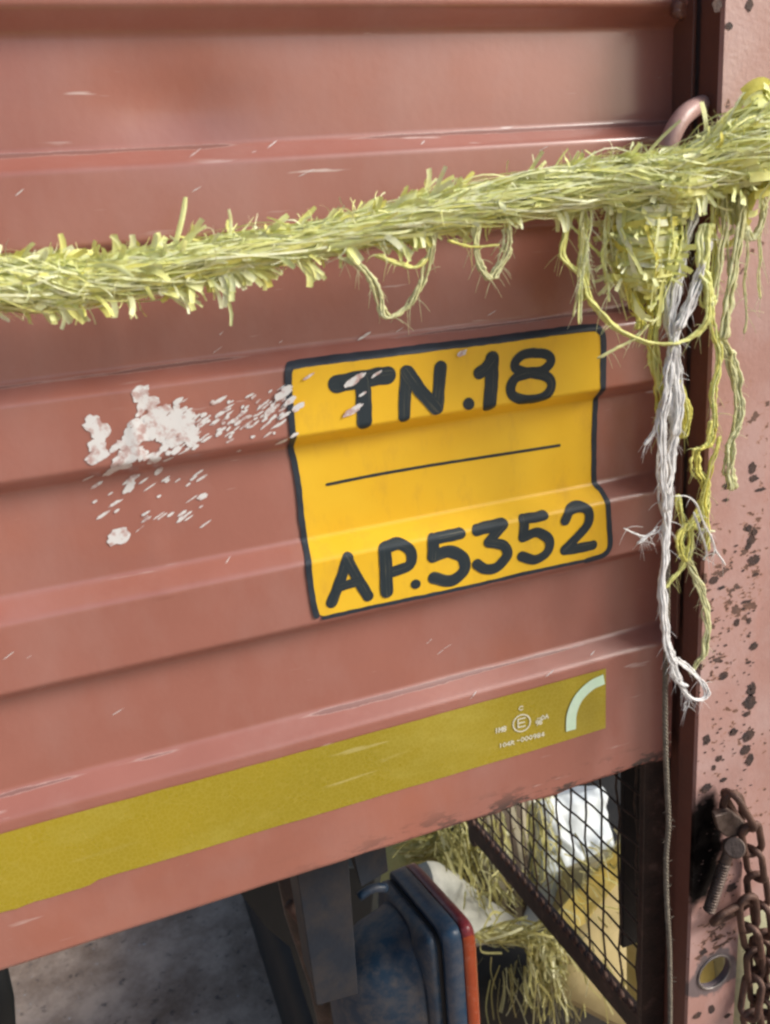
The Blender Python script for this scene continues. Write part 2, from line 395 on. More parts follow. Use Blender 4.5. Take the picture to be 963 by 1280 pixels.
# corner post: front plate with a drilled hole, side walls
X0, X1, YF = .3785, .4258, -.040
hc = P(893, 1215, YF); hr = .0152
bm = bmesh.new()
ztop, zbot = .45, -1.0
outer = [(X0, hc.z - .025), (X1, hc.z - .025), (X1, hc.z + .025), (X0, hc.z + .025)]
def strip(bm, z0, z1, nz):
    nx = 6
    vs = [[bm.verts.new((X0 + (X1 - X0) * i / nx, YF, z0 + (z1 - z0) * j / nz)) for i in range(nx + 1)] for j in range(nz + 1)]
    for j in range(nz):
        for i in range(nx): bm.faces.new((vs[j][i], vs[j][i + 1], vs[j + 1][i + 1], vs[j + 1][i]))
strip(bm, zbot, hc.z - .025, 20); strip(bm, hc.z + .025, ztop, 60)
NS = 48; inn = []; out = []
for k in range(NS):
    a = 2 * math.pi * k / NS; c, s = math.cos(a), math.sin(a)
    inn.append(bm.verts.new((hc.x + hr * c, YF, hc.z + hr * s)))
    tx = ((X1 if c > 0 else X0) - hc.x) / c if abs(c) > 1e-6 else 1e9
    tz = (.025 if s > 0 else -.025) / s if abs(s) > 1e-6 else 1e9
    q = min(tx, tz); out.append(bm.verts.new((hc.x + q * c, YF, hc.z + q * s)))
back = [bm.verts.new((v.co.x, YF + .005, v.co.z)) for v in inn]
for k in range(NS):
    j = (k + 1) % NS
    bm.faces.new((inn[k], out[k], out[j], inn[j])); bm.faces.new((inn[j], back[j], back[k], inn[k]))
corn = {}
for (cx, cz) in outer:                                    # corner fillers
    best = sorted(out, key=lambda v: (v.co.x - cx) ** 2 + (v.co.z - cz) ** 2)[:2]
    d0 = (best[0].co - Vector((cx, YF, cz))).length
    if d0 > 1e-5:
        v = bm.verts.new((cx, YF, cz)); bm.faces.new((best[0], best[1], v))
# walls and lips
def wall(p, q, za=zbot, zb=ztop, n=60):
    A = [bm.verts.new((p[0], p[1], za + (zb - za) * k / n)) for k in range(n + 1)]; B = [bm.verts.new((q[0], q[1], za + (zb - za) * k / n)) for k in range(n + 1)]
    for k in range(n): bm.faces.new((A[k], B[k], B[k + 1], A[k + 1]))
wall((X0, YF), (X0, YF + .004))
wall((X1, YF), (X1, -.030))
bmesh.ops.remove_doubles(bm, verts=bm.verts, dist=1e-5); bmesh.ops.recalc_face_normals(bm, faces=bm.faces)
me = bpy.data.meshes.new('corner_post'); bm.to_mesh(me); bm.free()
post = link('corner_post', me, MAT['post'], truck)
bv = post.modifiers.new('bevel', 'BEVEL'); bv.width = .0018; bv.segments = 3; bv.limit_method = 'ANGLE'; bv.angle_limit = math.radians(50)
m = MB(); m.box((X0 + .0075, .012, -.60), (X0 + .05, .016, .45)); m.build('post_backing', MAT['dark_paint'], truck)
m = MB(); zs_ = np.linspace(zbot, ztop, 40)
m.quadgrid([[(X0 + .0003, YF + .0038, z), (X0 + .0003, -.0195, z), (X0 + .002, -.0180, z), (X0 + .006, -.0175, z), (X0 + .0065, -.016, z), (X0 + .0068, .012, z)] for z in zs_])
m.build('side_wall', MAT['shaded_paint'], post)
# paint chipped off in separate places
def flat_blob(mb, px, py, rx, ry, n=18):
    c = P(px, py, YF - .0004); k = .00062; sd = random.random() * 99; rows = []
    for rr in (.02, 1.0):
        rows.append([(c.x + rx * k * rr * math.cos(a) * (1 + .55 * noise.noise(Vector((math.cos(a) * 2 + sd, math.sin(a) * 2, 0)))), c.y, c.z + ry * k * rr * math.sin(a) * (1 + .55 * noise.noise(Vector((math.cos(a) * 2, math.sin(a) * 2 + sd, 0))))) for a in [2 * math.pi * (i % n) / n for i in range(n + 1)]])
    mb.quadgrid(rows)
mb = MB()
for q in ((897, 5, 5, 6), (938, 6, 4, 5), (912, 32, 4, 3), (941, 585, 5, 6), (943, 598, 6, 4), (951, 612, 7, 2), (937, 660, 4, 4), (944, 666, 4, 4), (940, 675, 6, 5), (936, 683, 4, 4), (943, 700, 8, 6), (946, 718, 4, 2),
          (909, 607, 5, 4), (908, 625, 4, 2), (893, 725, 6, 5), (902, 735, 5, 2), (934, 752, 7, 2), (897, 818, 1, 1), (922, 778, 4, 5), (937, 776, 3, 4), (943, 808, 6, 5), (936, 828, 4, 2), (905, 845, 6, 5), (940, 862, 7, 8), (938, 878, 9, 9), (934, 893, 6, 3),
          (918, 915, 6, 5), (936, 920, 9, 7), (932, 938, 8, 7), (938, 950, 6, 8), (884, 925, 5, 7), (899, 948, 5, 4), (884, 985, 7, 6), (880, 1004, 4, 3), (905, 975, 5, 3), (893, 960, 3, 4), (915, 1110, 8, 6), (880, 1190, 6, 5), (905, 1180, 9, 2), (895, 1175, 5, 2), (890, 1262, 5, 8), (872, 1270, 7, 5), (910, 1270, 5, 4), (925, 1130, 6, 8)):
    flat_blob(mb, *q)
for k in range(150):
    flat_blob(mb, random.uniform(872, 944), random.triangular(560, 1270, 950), random.uniform(.8, 2.6), random.uniform(.6, 1.5), 9)
mb.build('rust_chips', MAT['chip'], post)
# raised rim of the drilled hole
m = MB(); m.tube([hc + Vector((math.cos(a) * (hr + .0006), -.0004, math.sin(a) * (hr + .0006))) for a in np.linspace(0, 2 * math.pi, 41)], .0011, 6, caps=False)
m.build('hole_rim', MAT['galv'], post, True)
# flat rear panel beyond the post
zb = P(955, 1135, -.034).z
m = MB(); m.box((X1 + .001, -.036, zb), (.80, -.030, .40)); m.build('rear_panel', MAT['rear'], truck, bevel=.001)
# hook: bent round bar at the top of the post
hk = cr([P(822, 235, -.034), P(831, 200, -.036), P(840, 170, -.036), P(853, 147, -.034), P(870, 134, -.028), P(886, 131, -.018), P(900, 136, -.008), P(915, 150, 0)], 7)
m = MB(); m.tube(hk, .0056, 14); m.build('rope_hook', MAT['rear'], truck, True)

# --- painted number plate on the panel (follows the ribs)
def zx(px, py): return S(340 + px / 2.1886, 390 + py / 2.1886)
EPS = .0006
def sheet_from_edges(left, right, top, bot, name, mat, parent, eps, nx=60, rad=.006, dz=.0005, label=None):
    Lz = sorted(left, key=lambda p: p[1]); Rz = sorted(right, key=lambda p: p[1])
    zt = lambda u: top[0] + (top[1] - top[0]) * u; zb_ = lambda u: bot[0] + (bot[1] - bot[0]) * u
    fl = lambda z: np.interp(z, [p[1] for p in Lz], [p[0] for p in Lz]); fr = lambda z: np.interp(z, [p[1] for p in Rz], [p[0] for p in Rz])
    n = int(abs(top[0] - bot[0]) / dz); rows = []
    for j in range(n + 1):
        v = j / n; row = []
        dtop = v * abs(top[0] - bot[0]); dd = min(dtop, abs(top[0] - bot[0]) - dtop)
        ins = rad - math.sqrt(max(0, rad * rad - (rad - dd) ** 2)) if dd < rad else 0
        for i in range(nx + 1):
            u = i / nx; z = zt(u) * (1 - v) + zb_(u) * v
            xl = fl(z) + ins; xr = fr(z) - ins; x = xl + (xr - xl) * u
            row.append((x, skin(x, z) - eps, z))
        rows.append(row)
    mm = MB(); mm.quadgrid(rows); return mm.build(name, mat, parent, True, label)
Lp = [zx(*p) for p in ((45, 150), (52, 250), (60, 350), (75, 480), (85, 620), (100, 700), (115, 790), (125, 838))]
Rp = [zx(*p) for p in ((898, 55), (900, 215), (882, 245), (880, 350), (878, 465), (908, 510), (918, 600), (918, 668))]
tl, tr_, bl, br_ = zx(50, 145), zx(895, 50), zx(125, 836), zx(918, 662)
sheet_from_edges(Lp, Rp, (tl[1], tr_[1]), (bl[1], br_[1]), 'number_plate', MAT['yellow'], panel, EPS, label='hand painted yellow number plate with black lettering')
plate = bpy.data.objects['number_plate']
def stroke(mb, pts2, w, eps, jag=.12, taper=True, step=.0009, rnd=.5, zxf=zx, ends=True):
    """brush stroke lying on the ribbed skin; pts2 in pixels of a zoom, converted to (x,z)"""
    pp = [Vector((*zxf(*p), 0)) for p in pts2]
    c = cr(pp, 14) if len(pp) > 2 else [pp[0].lerp(pp[1], k / 14) for k in range(15)]
    L = [0]
    for i in range(1, len(c)): L.append(L[-1] + (c[i] - c[i - 1]).length)
    n = max(4, int(L[-1] / step)); q = []
    for k in range(n + 1):
        s_ = L[-1] * k / n; q.append(Vector((np.interp(s_, L, [v.x for v in c]), np.interp(s_, L, [v.y for v in c]), 0)))
    rows = []; uvs = []; seed = random.random() * 50; nw = 8
    hw0 = w * .5
    if ends:                                             # round ends
        a0 = (q[1] - q[0]).normalized(); a1 = (q[-1] - q[-2]).normalized()
        pre = [(q[0] - a0 * hw0 * f, math.sqrt(max(0, 1 - f * f))) for f in (.98, .85, .6, .3)]
        post_ = [(q[-1] + a1 * hw0 * f, math.sqrt(max(0, 1 - f * f))) for f in (.3, .6, .85, .98)]
    else: pre = []; post_ = []
    seq = pre + [(p, 1.0) for p in q] + post_
    for k, (p, sc_) in enumerate(seq):
        t_ = (seq[min(k + 1, len(seq) - 1)][0] - seq[max(k - 1, 0)][0]).normalized(); nn = Vector((-t_.y, t_.x, 0))
        s_ = k * step
        hw = hw0 * sc_ * (1 + jag * noise.noise(Vector((s_ * 160, seed, 0))))
        hw2 = hw0 * sc_ * (1 + jag * noise.noise(Vector((s_ * 160, seed + 20, 0))))
        row = []; uu = []
        for j in range(nw + 1):
            o = -hw + (hw + hw2) * j / nw
            x = p.x + nn.x * o; z = p.y + nn.y * o
            row.append((x, skin(x, z) - eps, z)); uu.append((s_ * 4 + seed, j / nw * .25 + seed))
        rows.append(row); uvs.append(uu)
    mb.quadgrid(rows, rnd, False, uvs)
U = .00146 / 2.1886 * .47 * 2.1886                        # metres per zoomed pixel on the panel
U = .000305
top_line = [
    ([(176, 196), (240, 184), (316, 172)], 29), ([(247, 192), (250, 240), (252, 300)], 27),
    ([(366, 162), (363, 220), (361, 285)], 21), ([(370, 165), (405, 215), (448, 262)], 24), ([(460, 150), (456, 200), (452, 262)], 22),
    ([(536, 249), (538, 252)], 20),
    ([(602, 126), (600, 180), (594, 254)], 25), ([(600, 132), (585, 152), (566, 166)], 22),
    ([(712, 111), (752, 116), (762, 135), (740, 158), (700, 164), (668, 155), (664, 138), (682, 118), (712, 111)], 17),
    ([(706, 166), (750, 176), (764, 200), (745, 230), (700, 240), (660, 230), (652, 205), (668, 178), (706, 166)], 18)]
bot_line = [
    ([(163, 794), (185, 735), (207, 672)], 20), ([(206, 676), (232, 725), (262, 776)], 20), ([(180, 752), (240, 734)], 17),
    ([(308, 650), (311, 705), (313, 764)], 24), ([(312, 646), (350, 634), (380, 655), (374, 692), (320, 712)], 20),
    ([(391, 743), (394, 744)], 17),
    ([(515, 606), (475, 614), (440, 622)], 20), ([(440, 622), (441, 645), (440, 668)], 22), ([(440, 668), (485, 655), (522, 672), (524, 706), (488, 734), (442, 726)], 23),
    ([(560, 597), (632, 579)], 20), ([(630, 582), (612, 604), (592, 628)], 20), ([(592, 628), (632, 638), (642, 664), (615, 696), (584, 702), (560, 688)], 20),
    ([(744, 557), (686, 568)], 18), ([(688, 568), (688, 592), (686, 615)], 20), ([(686, 615), (725, 602), (757, 622), (752, 655), (718, 676), (682, 667)], 19),
    ([(801, 570), (815, 543), (845, 532), (866, 548), (862, 580), (832, 616), (800, 648)], 19), ([(800, 650), (838, 645), (876, 637)], 20)]
for nm, L_ in (('registration_lettering', top_line), ('registration_lettering', bot_line)):
    mb = MB()
    for i, (p, w) in enumerate(L_): stroke(mb, p, w * U * 1.15, EPS + .0003 + .00006 * (i % 4))
    mb.build(nm, MAT['brush'], plate, True)
mb = MB(); stroke(mb, [(150, 471), (270, 447), (400, 424), (520, 405), (650, 385), (785, 364)], 6 * U, EPS + .0003); mb.build('divider_stroke', MAT['brush'], plate, True)
mb = MB()
stroke(mb, [(44, 190), (47, 155), (75, 141), (300, 113), (600, 77), (860, 43), (895, 50), (905, 75), (905, 140), (903, 212)], 14 * U, EPS + .00025, .15)
stroke(mb, [(903, 212), (884, 240), (881, 300), (880, 380), (880, 462), (897, 485), (917, 520), (922, 590), (923, 640), (905, 664), (860, 680)], 13 * U, EPS + .000255, .15)
stroke(mb, [(862, 678), (700, 712), (520, 754), (300, 800), (140, 836)], 8 * U, EPS + .0003, .3)
stroke(mb, [(44, 180), (50, 260), (56, 350), (68, 450), (80, 560), (88, 622), (100, 700), (112, 790), (122, 830)], 12 * U, EPS + .00035, .2)
mb.build('black_border', MAT['line_black'], plate, True)

# --- reflective tape
zt0 = P(757, 835, -D).z; zb0 = P(757, 910, -D).z; xr = P(757, 870, -D).x
rows = []
for j in range(12):
    v = j / 11; z = zt0 + (zb0 - zt0) * v; row = []
    for i in range(160):
        u = i / 159; x = -.5 + (xr + .5) * u
        zz = z
        zz = z + .0003 * noise.noise(Vector((x * 60, v * 3, 0)))
        if x < -.040: zz = z - (.0022 + .001 * noise.noise(Vector((x * 90, 0, 5)))) * v * v
        row.append((x, skin(x, zz) - .0006, zz))
    rows.append(row)
mm = MB(); mm.quadgrid(rows); tape = mm.build('reflective_tape', MAT['tape'], panel, True, 'yellow reflective tape strip')
ident = lambda px, py: S(px, py)
mb = MB(); stroke(mb, [(754, 848), (738, 856), (722, 872), (714, 892), (713, 912)], .0082, .0013, .02, zxf=ident, ends=False); 
mb.build('pale_arc', MAT['mint'], tape, True)
# approval mark printed on the tape: circled E, C above, characters around
def glyph(mb, segs, x0, y0, ux, uy, w):
    for sg in segs: stroke(mb, [(x0 + a * ux[0] + b * uy[0], y0 + a * ux[1] + b * uy[1]) for a, b in sg], w, .0011, 0, zxf=ident, step=.0006)
G = {'C': [[(1, .2), (.5, 0), (0, .5), (.5, 1), (1, .8)]], 'E': [[(1, 0), (0, 0)], [(0, 0), (0, 1)], [(0, 1), (1, 1)], [(0, .5), (.9, .5)]],
     '1': [[(.5, 0), (.5, 1)]], '0': [[(.5, 0), (1, .5), (.5, 1), (0, .5), (.5, 0)]], '4': [[(.7, 1), (.7, 0)], [(.7, 0), (0, .7)], [(0, .7), (1, .7)]],
     'R': [[(0, 1), (0, 0)], [(0, 0), (1, .25), (0, .5)], [(.3, .5), (1, 1)]], '-': [[(0, .5), (1, .5)]],
     '9': [[(1, .3), (.5, 0), (0, .3), (.5, .55), (1, .3)], [(1, .3), (.9, .7), (.5, 1)]],
     '8': [[(.5, 0), (1, .25), (.5, .5), (0, .25), (.5, 0)], [(.5, .5), (1, .75), (.5, 1), (0, .75), (.5, .5)]],
     'M': [[(0, 1), (0, 0)], [(0, 0), (.5, .6)], [(.5, .6), (1, 0)], [(1, 0), (1, 1)]],
     'A': [[(0, 1), (.5, 0)], [(.5, 0), (1, 1)], [(.2, .6), (.8, .6)]], 'I': [[(.5, 0), (.5, 1)]], 'S': [[(1, .1), (.3, 0), (.1, .3), (.8, .65), (.6, 1), (0, .9)]]}
ex, ey = (.972, -.235), (0, 1)
mb = MB()
def word(txt, x, y, cw, ch, gap, wd):
    for i, ch_ in enumerate(txt):
        if ch_ != ' ': glyph(mb, G[ch_], x + i * (cw + gap) * ex[0], y + i * (cw + gap) * ex[1], (cw * ex[0], cw * ex[1]), (0, ch), wd)
circ = [(651.5 + 10.6 * math.cos(a), 903 + 10.3 * math.sin(a) - 2 * math.cos(a)) for a in np.linspace(0, 2 * math.pi, 17)]
stroke(mb, circ, .0010, .0011, 0, zxf=ident, step=.0008)
word('E', 647, 898.5, 9, 10, 0, .0010); word('C', 648, 882.5, 5, 5, 0, .0007)
word('IM8', 618, 910, 4, 6, 1.2, .0008); word('98', 669, 900, 3.5, 6, 1, .0008); word('-0A', 671, 895, 4, 5, 1, .0007)
word('104R', 623, 929, 4, 5, 1.2, .0007); word('-', 645.5, 922.5, 3, 5, 1, .0007); word('000984', 650.5, 921, 4, 5.2, 1.2, .0007)
mb.build('approval_mark', MAT['white_print'], tape, True)

# --- white splatter, scratches and dark nicks on the panel
mb = MB()
def blob(mb, px, py, rx, ry, ang, eps=.0004, n=18):
    x, z = S(px, py); k = .00067; rows = []
    c = math.cos(ang); s = math.sin(ang); sd = random.random() * 99
    for rr in (0.02, .5, 1.0):
        row = []
        for i in range(n + 1):
            a = 2 * math.pi * (i % n) / n
            f = rr * (1 + .35 * noise.noise(Vector((math.cos(a) * 1.3 + sd, math.sin(a) * 1.3, sd))) + .30 * noise.noise(Vector((math.cos(a) * 4 + sd, math.sin(a) * 4, sd + 9))))
            u, v = rx * k * f * math.cos(a), ry * k * f * math.sin(a)
            xx = x + u * c - v * s; zz = z + u * s + v * c
            row.append((xx, skin(xx, zz) - eps - .000012 * ((len(mb.v) // 57) % 25), zz))
        rows.append(row)
    mb.quadgrid(rows)
for (x, y, rx, ry) in ((176, 492, 10, 8), (186, 503, 11, 7), (195, 515, 8, 6), (116, 529, 9, 8), (125, 540, 9, 9), (121, 555, 8, 7), (117, 572, 9, 6), (126, 566, 8, 6), (149, 670, 13, 8),
                       (150, 577, 9, 8), (160, 570, 9, 8), (140, 588, 12, 4), (205, 512, 9, 5), (215, 522, 12, 6), (228, 528, 10, 5), (172, 536, 10, 6), (162, 608, 9, 4), (253, 620, 6, 3), (240, 540, 8, 5), (192, 530, 12, 5), (165, 598, 6, 3)):
    blob(mb, x, y, rx * .8, ry * .8, .5 + random.uniform(-.3, .3))
for k in range(230):
    a = random.gauss(0, 1); b = random.gauss(0, 1)
    x = 190 + 24 * a + 5 * b; y = 545 - 12 * a + 13 * b
    if (x - 188) ** 2 / 300 + (y - 556) ** 2 / 90 < 1: continue
    blob(mb, x, y, random.uniform(2.5, 7), random.uniform(1.4, 3.2), .5 + random.uniform(-.2, .2), n=8)
for k in range(170):
    u = random.random() ** 1.2; x = 210 + 160 * u + random.gauss(0, 6); y = 545 - 40 * u + random.gauss(0, 16 - 4 * u)
    blob(mb, x, y, random.uniform(1.2, 6), random.uniform(.5, 1.4), .5 + random.uniform(-.15, .15), n=6)
for k in range(34):
    blob(mb, random.uniform(108, 260), random.uniform(590, 655), random.uniform(2, 7), random.uniform(.6, 1.5), .45, n=6)
for (x, y, rx, ry) in ((352, 493, 10, 4), (358, 485, 6, 3), (362, 500, 8, 3), (372, 508, 8, 3.5), (356, 518, 7, 2), (351, 552, 7, 2), (367, 543, 5, 2), (440, 476, 10, 4), (448, 470, 9, 3), (441, 512, 11, 3.5), (470, 467, 7, 1.5), (452, 492, 5, 1.4), (576, 441, 6, 3), (385, 470, 8, 1.4), (455, 419, 8, 1.5)):
    blob(mb, x, y, rx * .8, ry * .8, .42, eps=.0015)
mb.build('white_splatter', MAT['white_chalk'], panel, True)
mb = MB()
for k in range(34):
    x = random.uniform(5, 760); y = random.choice([random.uniform(385, 440), random.uniform(620, 740), random.uniform(795, 890), random.uniform(60, 250)])
    blob(mb, x, y, random.uniform(2, 7), .32, random.uniform(.3, .6), n=6, eps=.0004)
mb.build('scratch_marks', MAT['white_chalk'], panel, True)
# --- tail lamp under the body (seen from behind its housing)
XL = .2186
def ring(c, sy, sz, x, n=40, e=4.0):
    r = []
    for k in range(n):
        a = 2 * math.pi * k / n; ca, sa = math.cos(a), math.sin(a)
        r.append((x, c[0] + sy * math.copysign(abs(ca) ** (2 / e), ca), c[1] + sz * math.copysign(abs(sa) ** (2 / e), sa) - .28 * 0))
    return r
A = Q(578, 1160, XL); B = Q(503, 1076, XL)
y0, y1 = A.y, B.y; z0 = A.z; z1 = B.z; zbm = -.735
def shear(p, yc): return (p[0], p[1], p[2] + (z1 - z0) * (p[1] - y0) / (y1 - y0))
cy_, cz_ = (y0 + y1) / 2, (z0 + zbm) / 2; sy_, sz_ = (y1 - y0) / 2, (z0 - zbm) / 2
lamp = empty('tail_lamp', (XL, cy_, cz_), None, None); lamp.parent = truck; lamp.location = Vector((XL, cy_, cz_)) - truck.location
def loft(name, mat, specs, e=12.0, **k):
    mb = MB(); rows = [[shear(p, 0) for p in ring((cy_ + dy, cz_), sy_ * s, sz_ * s2, x, e=e)] for (x, s, s2, dy) in specs]
    mb.quadgrid(rows, close=True); n = 40; b = 0
    mb.f.append(tuple(range(n - 1, -1, -1))); mb.f.append(tuple(range((len(specs) - 1) * n, len(specs) * n)))
    return mb.build(name, mat, lamp, True, **k)
loft('bezel', MAT['blue_paint'], [(XL - .016, .93, .96, 0), (XL - .015, .985, .99, 0), (XL - .001, 1, 1, 0), (XL, .98, .98, 0)])
loft('seal', MAT['rubber'], [(XL - .022, .90, .93, 0), (XL - .015, .90, .93, 0)])
loft('back_plate', MAT['blue_dusty'], [(XL - .034, .70, .76, .003), (XL - .030, .84, .89, .002), (XL - .026, .90, .94, 0), (XL - .020, .90, .94, 0)])
# lens: red over the top, orange down the near side
def lens(name, mat, keep):
    mb = MB(); n = 80; rows = []
    for (x, s) in ((XL + .0003, .97), (XL + .0008, 1.0), (XL + .009, 1.0), (XL + .013, .94), (XL + .015, .6)):
        rows.append([shear(p, 0) for p in ring((cy_, cz_), sy_ * s, sz_ * s, x, n, 12.0)])
    sel = {k for k in range(n) if keep(rows[2][k])}
    mb.quadgrid(rows, close=True)
    mb.f = [f for f in mb.f if (f[0] % n) in sel]
    used = sorted({i for f in mb.f for i in f}); ix = {a: b for b, a in enumerate(used)}
    mb.v = [mb.v[i] for i in used]; mb.r = [mb.r[i] for i in used]; mb.uv = [mb.uv[i] for i in used]; mb.f = [tuple(ix[i] for i in f) for f in mb.f]
    return mb.build(name, mat, lamp, True)
ksplit = lambda p: (p[2] - (z1 - z0) * (p[1] - y0) / (y1 - y0)) > z0 - .010
lens('red_lens', MAT['red_lens'], lambda p: ksplit(p)); lens('orange_lens', MAT['orange_lens'], lambda p: not ksplit(p))
loft('housing', MAT['blue_dusty'], [(XL - .098, .22, .30, .0), (XL - .093, .44, .52, .0), (XL - .080, .60, .68, .0), (XL - .060, .72, .80, 0), (XL - .036, .80, .87, 0), (XL - .0315, .83, .90, 0)], e=2.8)
# bracket that carries the lamp
m = MB()
fr = [P(398, 1258, .045), P(448, 1243, .045), P(436, 1040, .045), P(352, 1050, .045)]
fr = [P(396, 1258, .045), P(448, 1243, .045), P(432, 1020, .045), P(362, 1030, .045)]
m.hexa(fr, [v + Vector((.0, .006, 0)) for v in fr]); m.build('bracket_plate', MAT['bracket'], lamp, bevel=.001)
m = MB(); fr = [P(372, 1080, .06), P(400, 1258, .06), P(405, 1258, .06), P(378, 1080, .06)]
m.hexa(fr, [v + Vector((0, .05, 0)) for v in fr])
fr = [P(436, 1030, .055), P(443, 1075, .055), P(452, 1110, .055), P(486, 1090, .075), P(478, 1020, .075)]
m.hexa(fr, [v + Vector((.004, .05, 0)) for v in fr]); m.build('bracket_arm', MAT['bracket'], lamp, bevel=.0012)
c0 = P(466, 1116, .085); m = MB()
m.tube([c0 + Vector((-.012 + .024 * k / 8, 0, .004 * math.sin(k / 8 * math.pi))) for k in range(9)], .004, 8); m.build('bracket_clip', MAT['blue_paint'], lamp, True)
# dark members behind the bracket
m = MB(); fr = [P(292, 1085, .30), P(292, 1108, .30), P(332, 1160, .30), P(362, 1185, .30), P(378, 1240, .30), P(398, 1300, .30), P(450, 1300, .30), P(470, 1085, .30)]
m.hexa(fr, [v + Vector((0.03, .05, 0)) for v in fr]); m.build('mudguard_stay', MAT['stacking_steel'], truck, bevel=.002)
m = MB(); m.tube([P(352, 1060, .16), P(368, 1140, .16), P(398, 1230, .16), P(420, 1330, .16)], .009, 10); m.build('mudguard_rod', MAT['guard_paint'], truck, True)
m = MB(); m.tube([P(362, 1130, .12), P(385, 1160, .12), P(404, 1215, .12)], .005, 8); m.build('brake_rod', MAT['rust'], truck, True)
m = MB(); m.tube([P(-10, 1190, .35), P(3, 1250, .35), P(8, 1330, .35)], .012, 10); m.build('under_pipe', MAT['stacking_steel'], truck, True)

# --- lamp guard: angle frame with square wire mesh, plane x = XG
XG = .3787
gd = empty('lamp_guard', (XG, .19, -.6), None, None); gd.parent = truck; gd.location = Vector((XG, .19, -.6)) - truck.location
def rz(y): return -.688 - (y - .01) * .098                # height of the rail's upper edge
m = MB()
fr = [(XG - .006, .0, rz(0) - .024), (XG + .004, .0, rz(0) - .024), (XG + .004, .0, rz(0) + .001), (XG - .006, .0, rz(0) + .001)]
bk = [(x, .37, z - .0363) for x, y, z in fr]
m.hexa(fr, bk)
m.build('rail', MAT['guard_paint'], gd, bevel=.001)
m = MB(); m.box((XG - .018, -.0025, -.80), (XG + .006, .004, -.385)); m.build('near_upright', MAT['guard_paint'], gd, bevel=.001)
m = MB(); m.box((XG - .004, .362, -.76), (XG + .004, .378, -.385)); m.build('far_upright', MAT['guard_paint'], gd, bevel=.001)
m = MB(); s_ = .0262
for k in range(1, 14):
    y = .004 + k * s_; pts = [(XG + .0012 * math.sin(i * 2.1), y + .0012 * math.sin(i * 3.14 + k) + (i / 11 - .5) * .010, rz(y) - .012 + (-.39 - rz(y) + .012) * i / 11) for i in range(12)]
    m.tube(pts, .00105, 6)
for k in range(0, 12):
    pts = [(XG - .002 + .0012 * math.sin(i * 2.1 + k), .0 + .365 * i / 15, rz(.365 * i / 15) + .020 + k * s_ + .0012 * math.sin(i * 3.1)) for i in range(16)]
    if pts[0][2] < -.39: m.tube([p for p in pts if p[2] < -.392], .00105, 6)
m.build('wire_mesh', MAT['wire'], gd, True)
m = MB()
for k in range(28):
    y = .006 + k * .0131; p = Vector((XG - .004, y, rz(y) + .001))
    m.tube([p + Vector((0, -.003, -.003)), p + Vector((-.0005, 0, .002)), p + Vector((0, .004, .003))], [.0022, .003, .0018], 6)
m.build('cut_wire_ends', MAT['rust'], gd, True)
# dark beams above the guard and flap beside it, added to shade the gaps black
m = MB(); m.box((.215, .36, -.52), (.80, .40, -.36)); m.box((.20, .05, -.425), (X0 - .002, .09, -.345)); m.box((.30, .10, -.46), (.395, .30, -.41)); m.build('gap_shade_beams', MAT['dark_paint'], truck)
m = MB(); m.box((XG + .0075, .06, -.655), (.47, .066, -.38)); m.build('gap_shade_flap', MAT['rubber'], truck, bevel=.001)

# --- staple eye on the post
m = MB(); se = cr([P(905, 1028, -.038), P(904, 1008, -.049), P(909, 995, -.052), P(918, 992, -.052), P(926, 998, -.052), P(928, 1012, -.049), P(927, 1030, -.038)], 6)
m.tube(se, .0028, 10); m.build('staple_eye', MAT['rust'], post, True)

# ------------------------------------------------------------------ pin with plate and threaded bolt hung on the eye
bolt = empty('hanging_bolt', P(905, 1080, -.05), 'rusty threaded bolt with round head hanging from the eye on the post', 'bolt')
m = MB(); fr = [P(x, y, -.056) for x, y in ((894, 1021), (912, 1015), (927, 1024), (938, 1040), (933, 1047), (908, 1047), (898, 1037))]
m.hexa(fr, [v + Vector((.002, .007, 0)) for v in fr]); m.build('lock_plate', MAT['rust_grey'], bolt, bevel=.0012)
a = P(919, 1060, -.062); b = P(917, 1059, -.044); ax = (a - b).normalized()
m = MB(); m.tube([b, b.lerp(a, .6), b.lerp(a, .9), a], [.0078, .0078, .0078, .0076], 24); m.build('bolt_head', MAT['rust_grey'], bolt, bevel=.0012)
p0 = P(912, 1062, -.048); p1 = P(886, 1140, -.050); pts = []; rr = []
n = 150
for k in range(n + 1):
    t_ = k / n; pts.append(p0.lerp(p1, t_)); rr.append(.0043 + (.0007 * math.sin(t_ * 2 * math.pi * 22) if t_ > .2 else 0) - (.0015 if k == n else 0))
m = MB(); m.tube(pts, rr, 14); m.build('threaded_shank', MAT['rust_grey'], bolt, True)

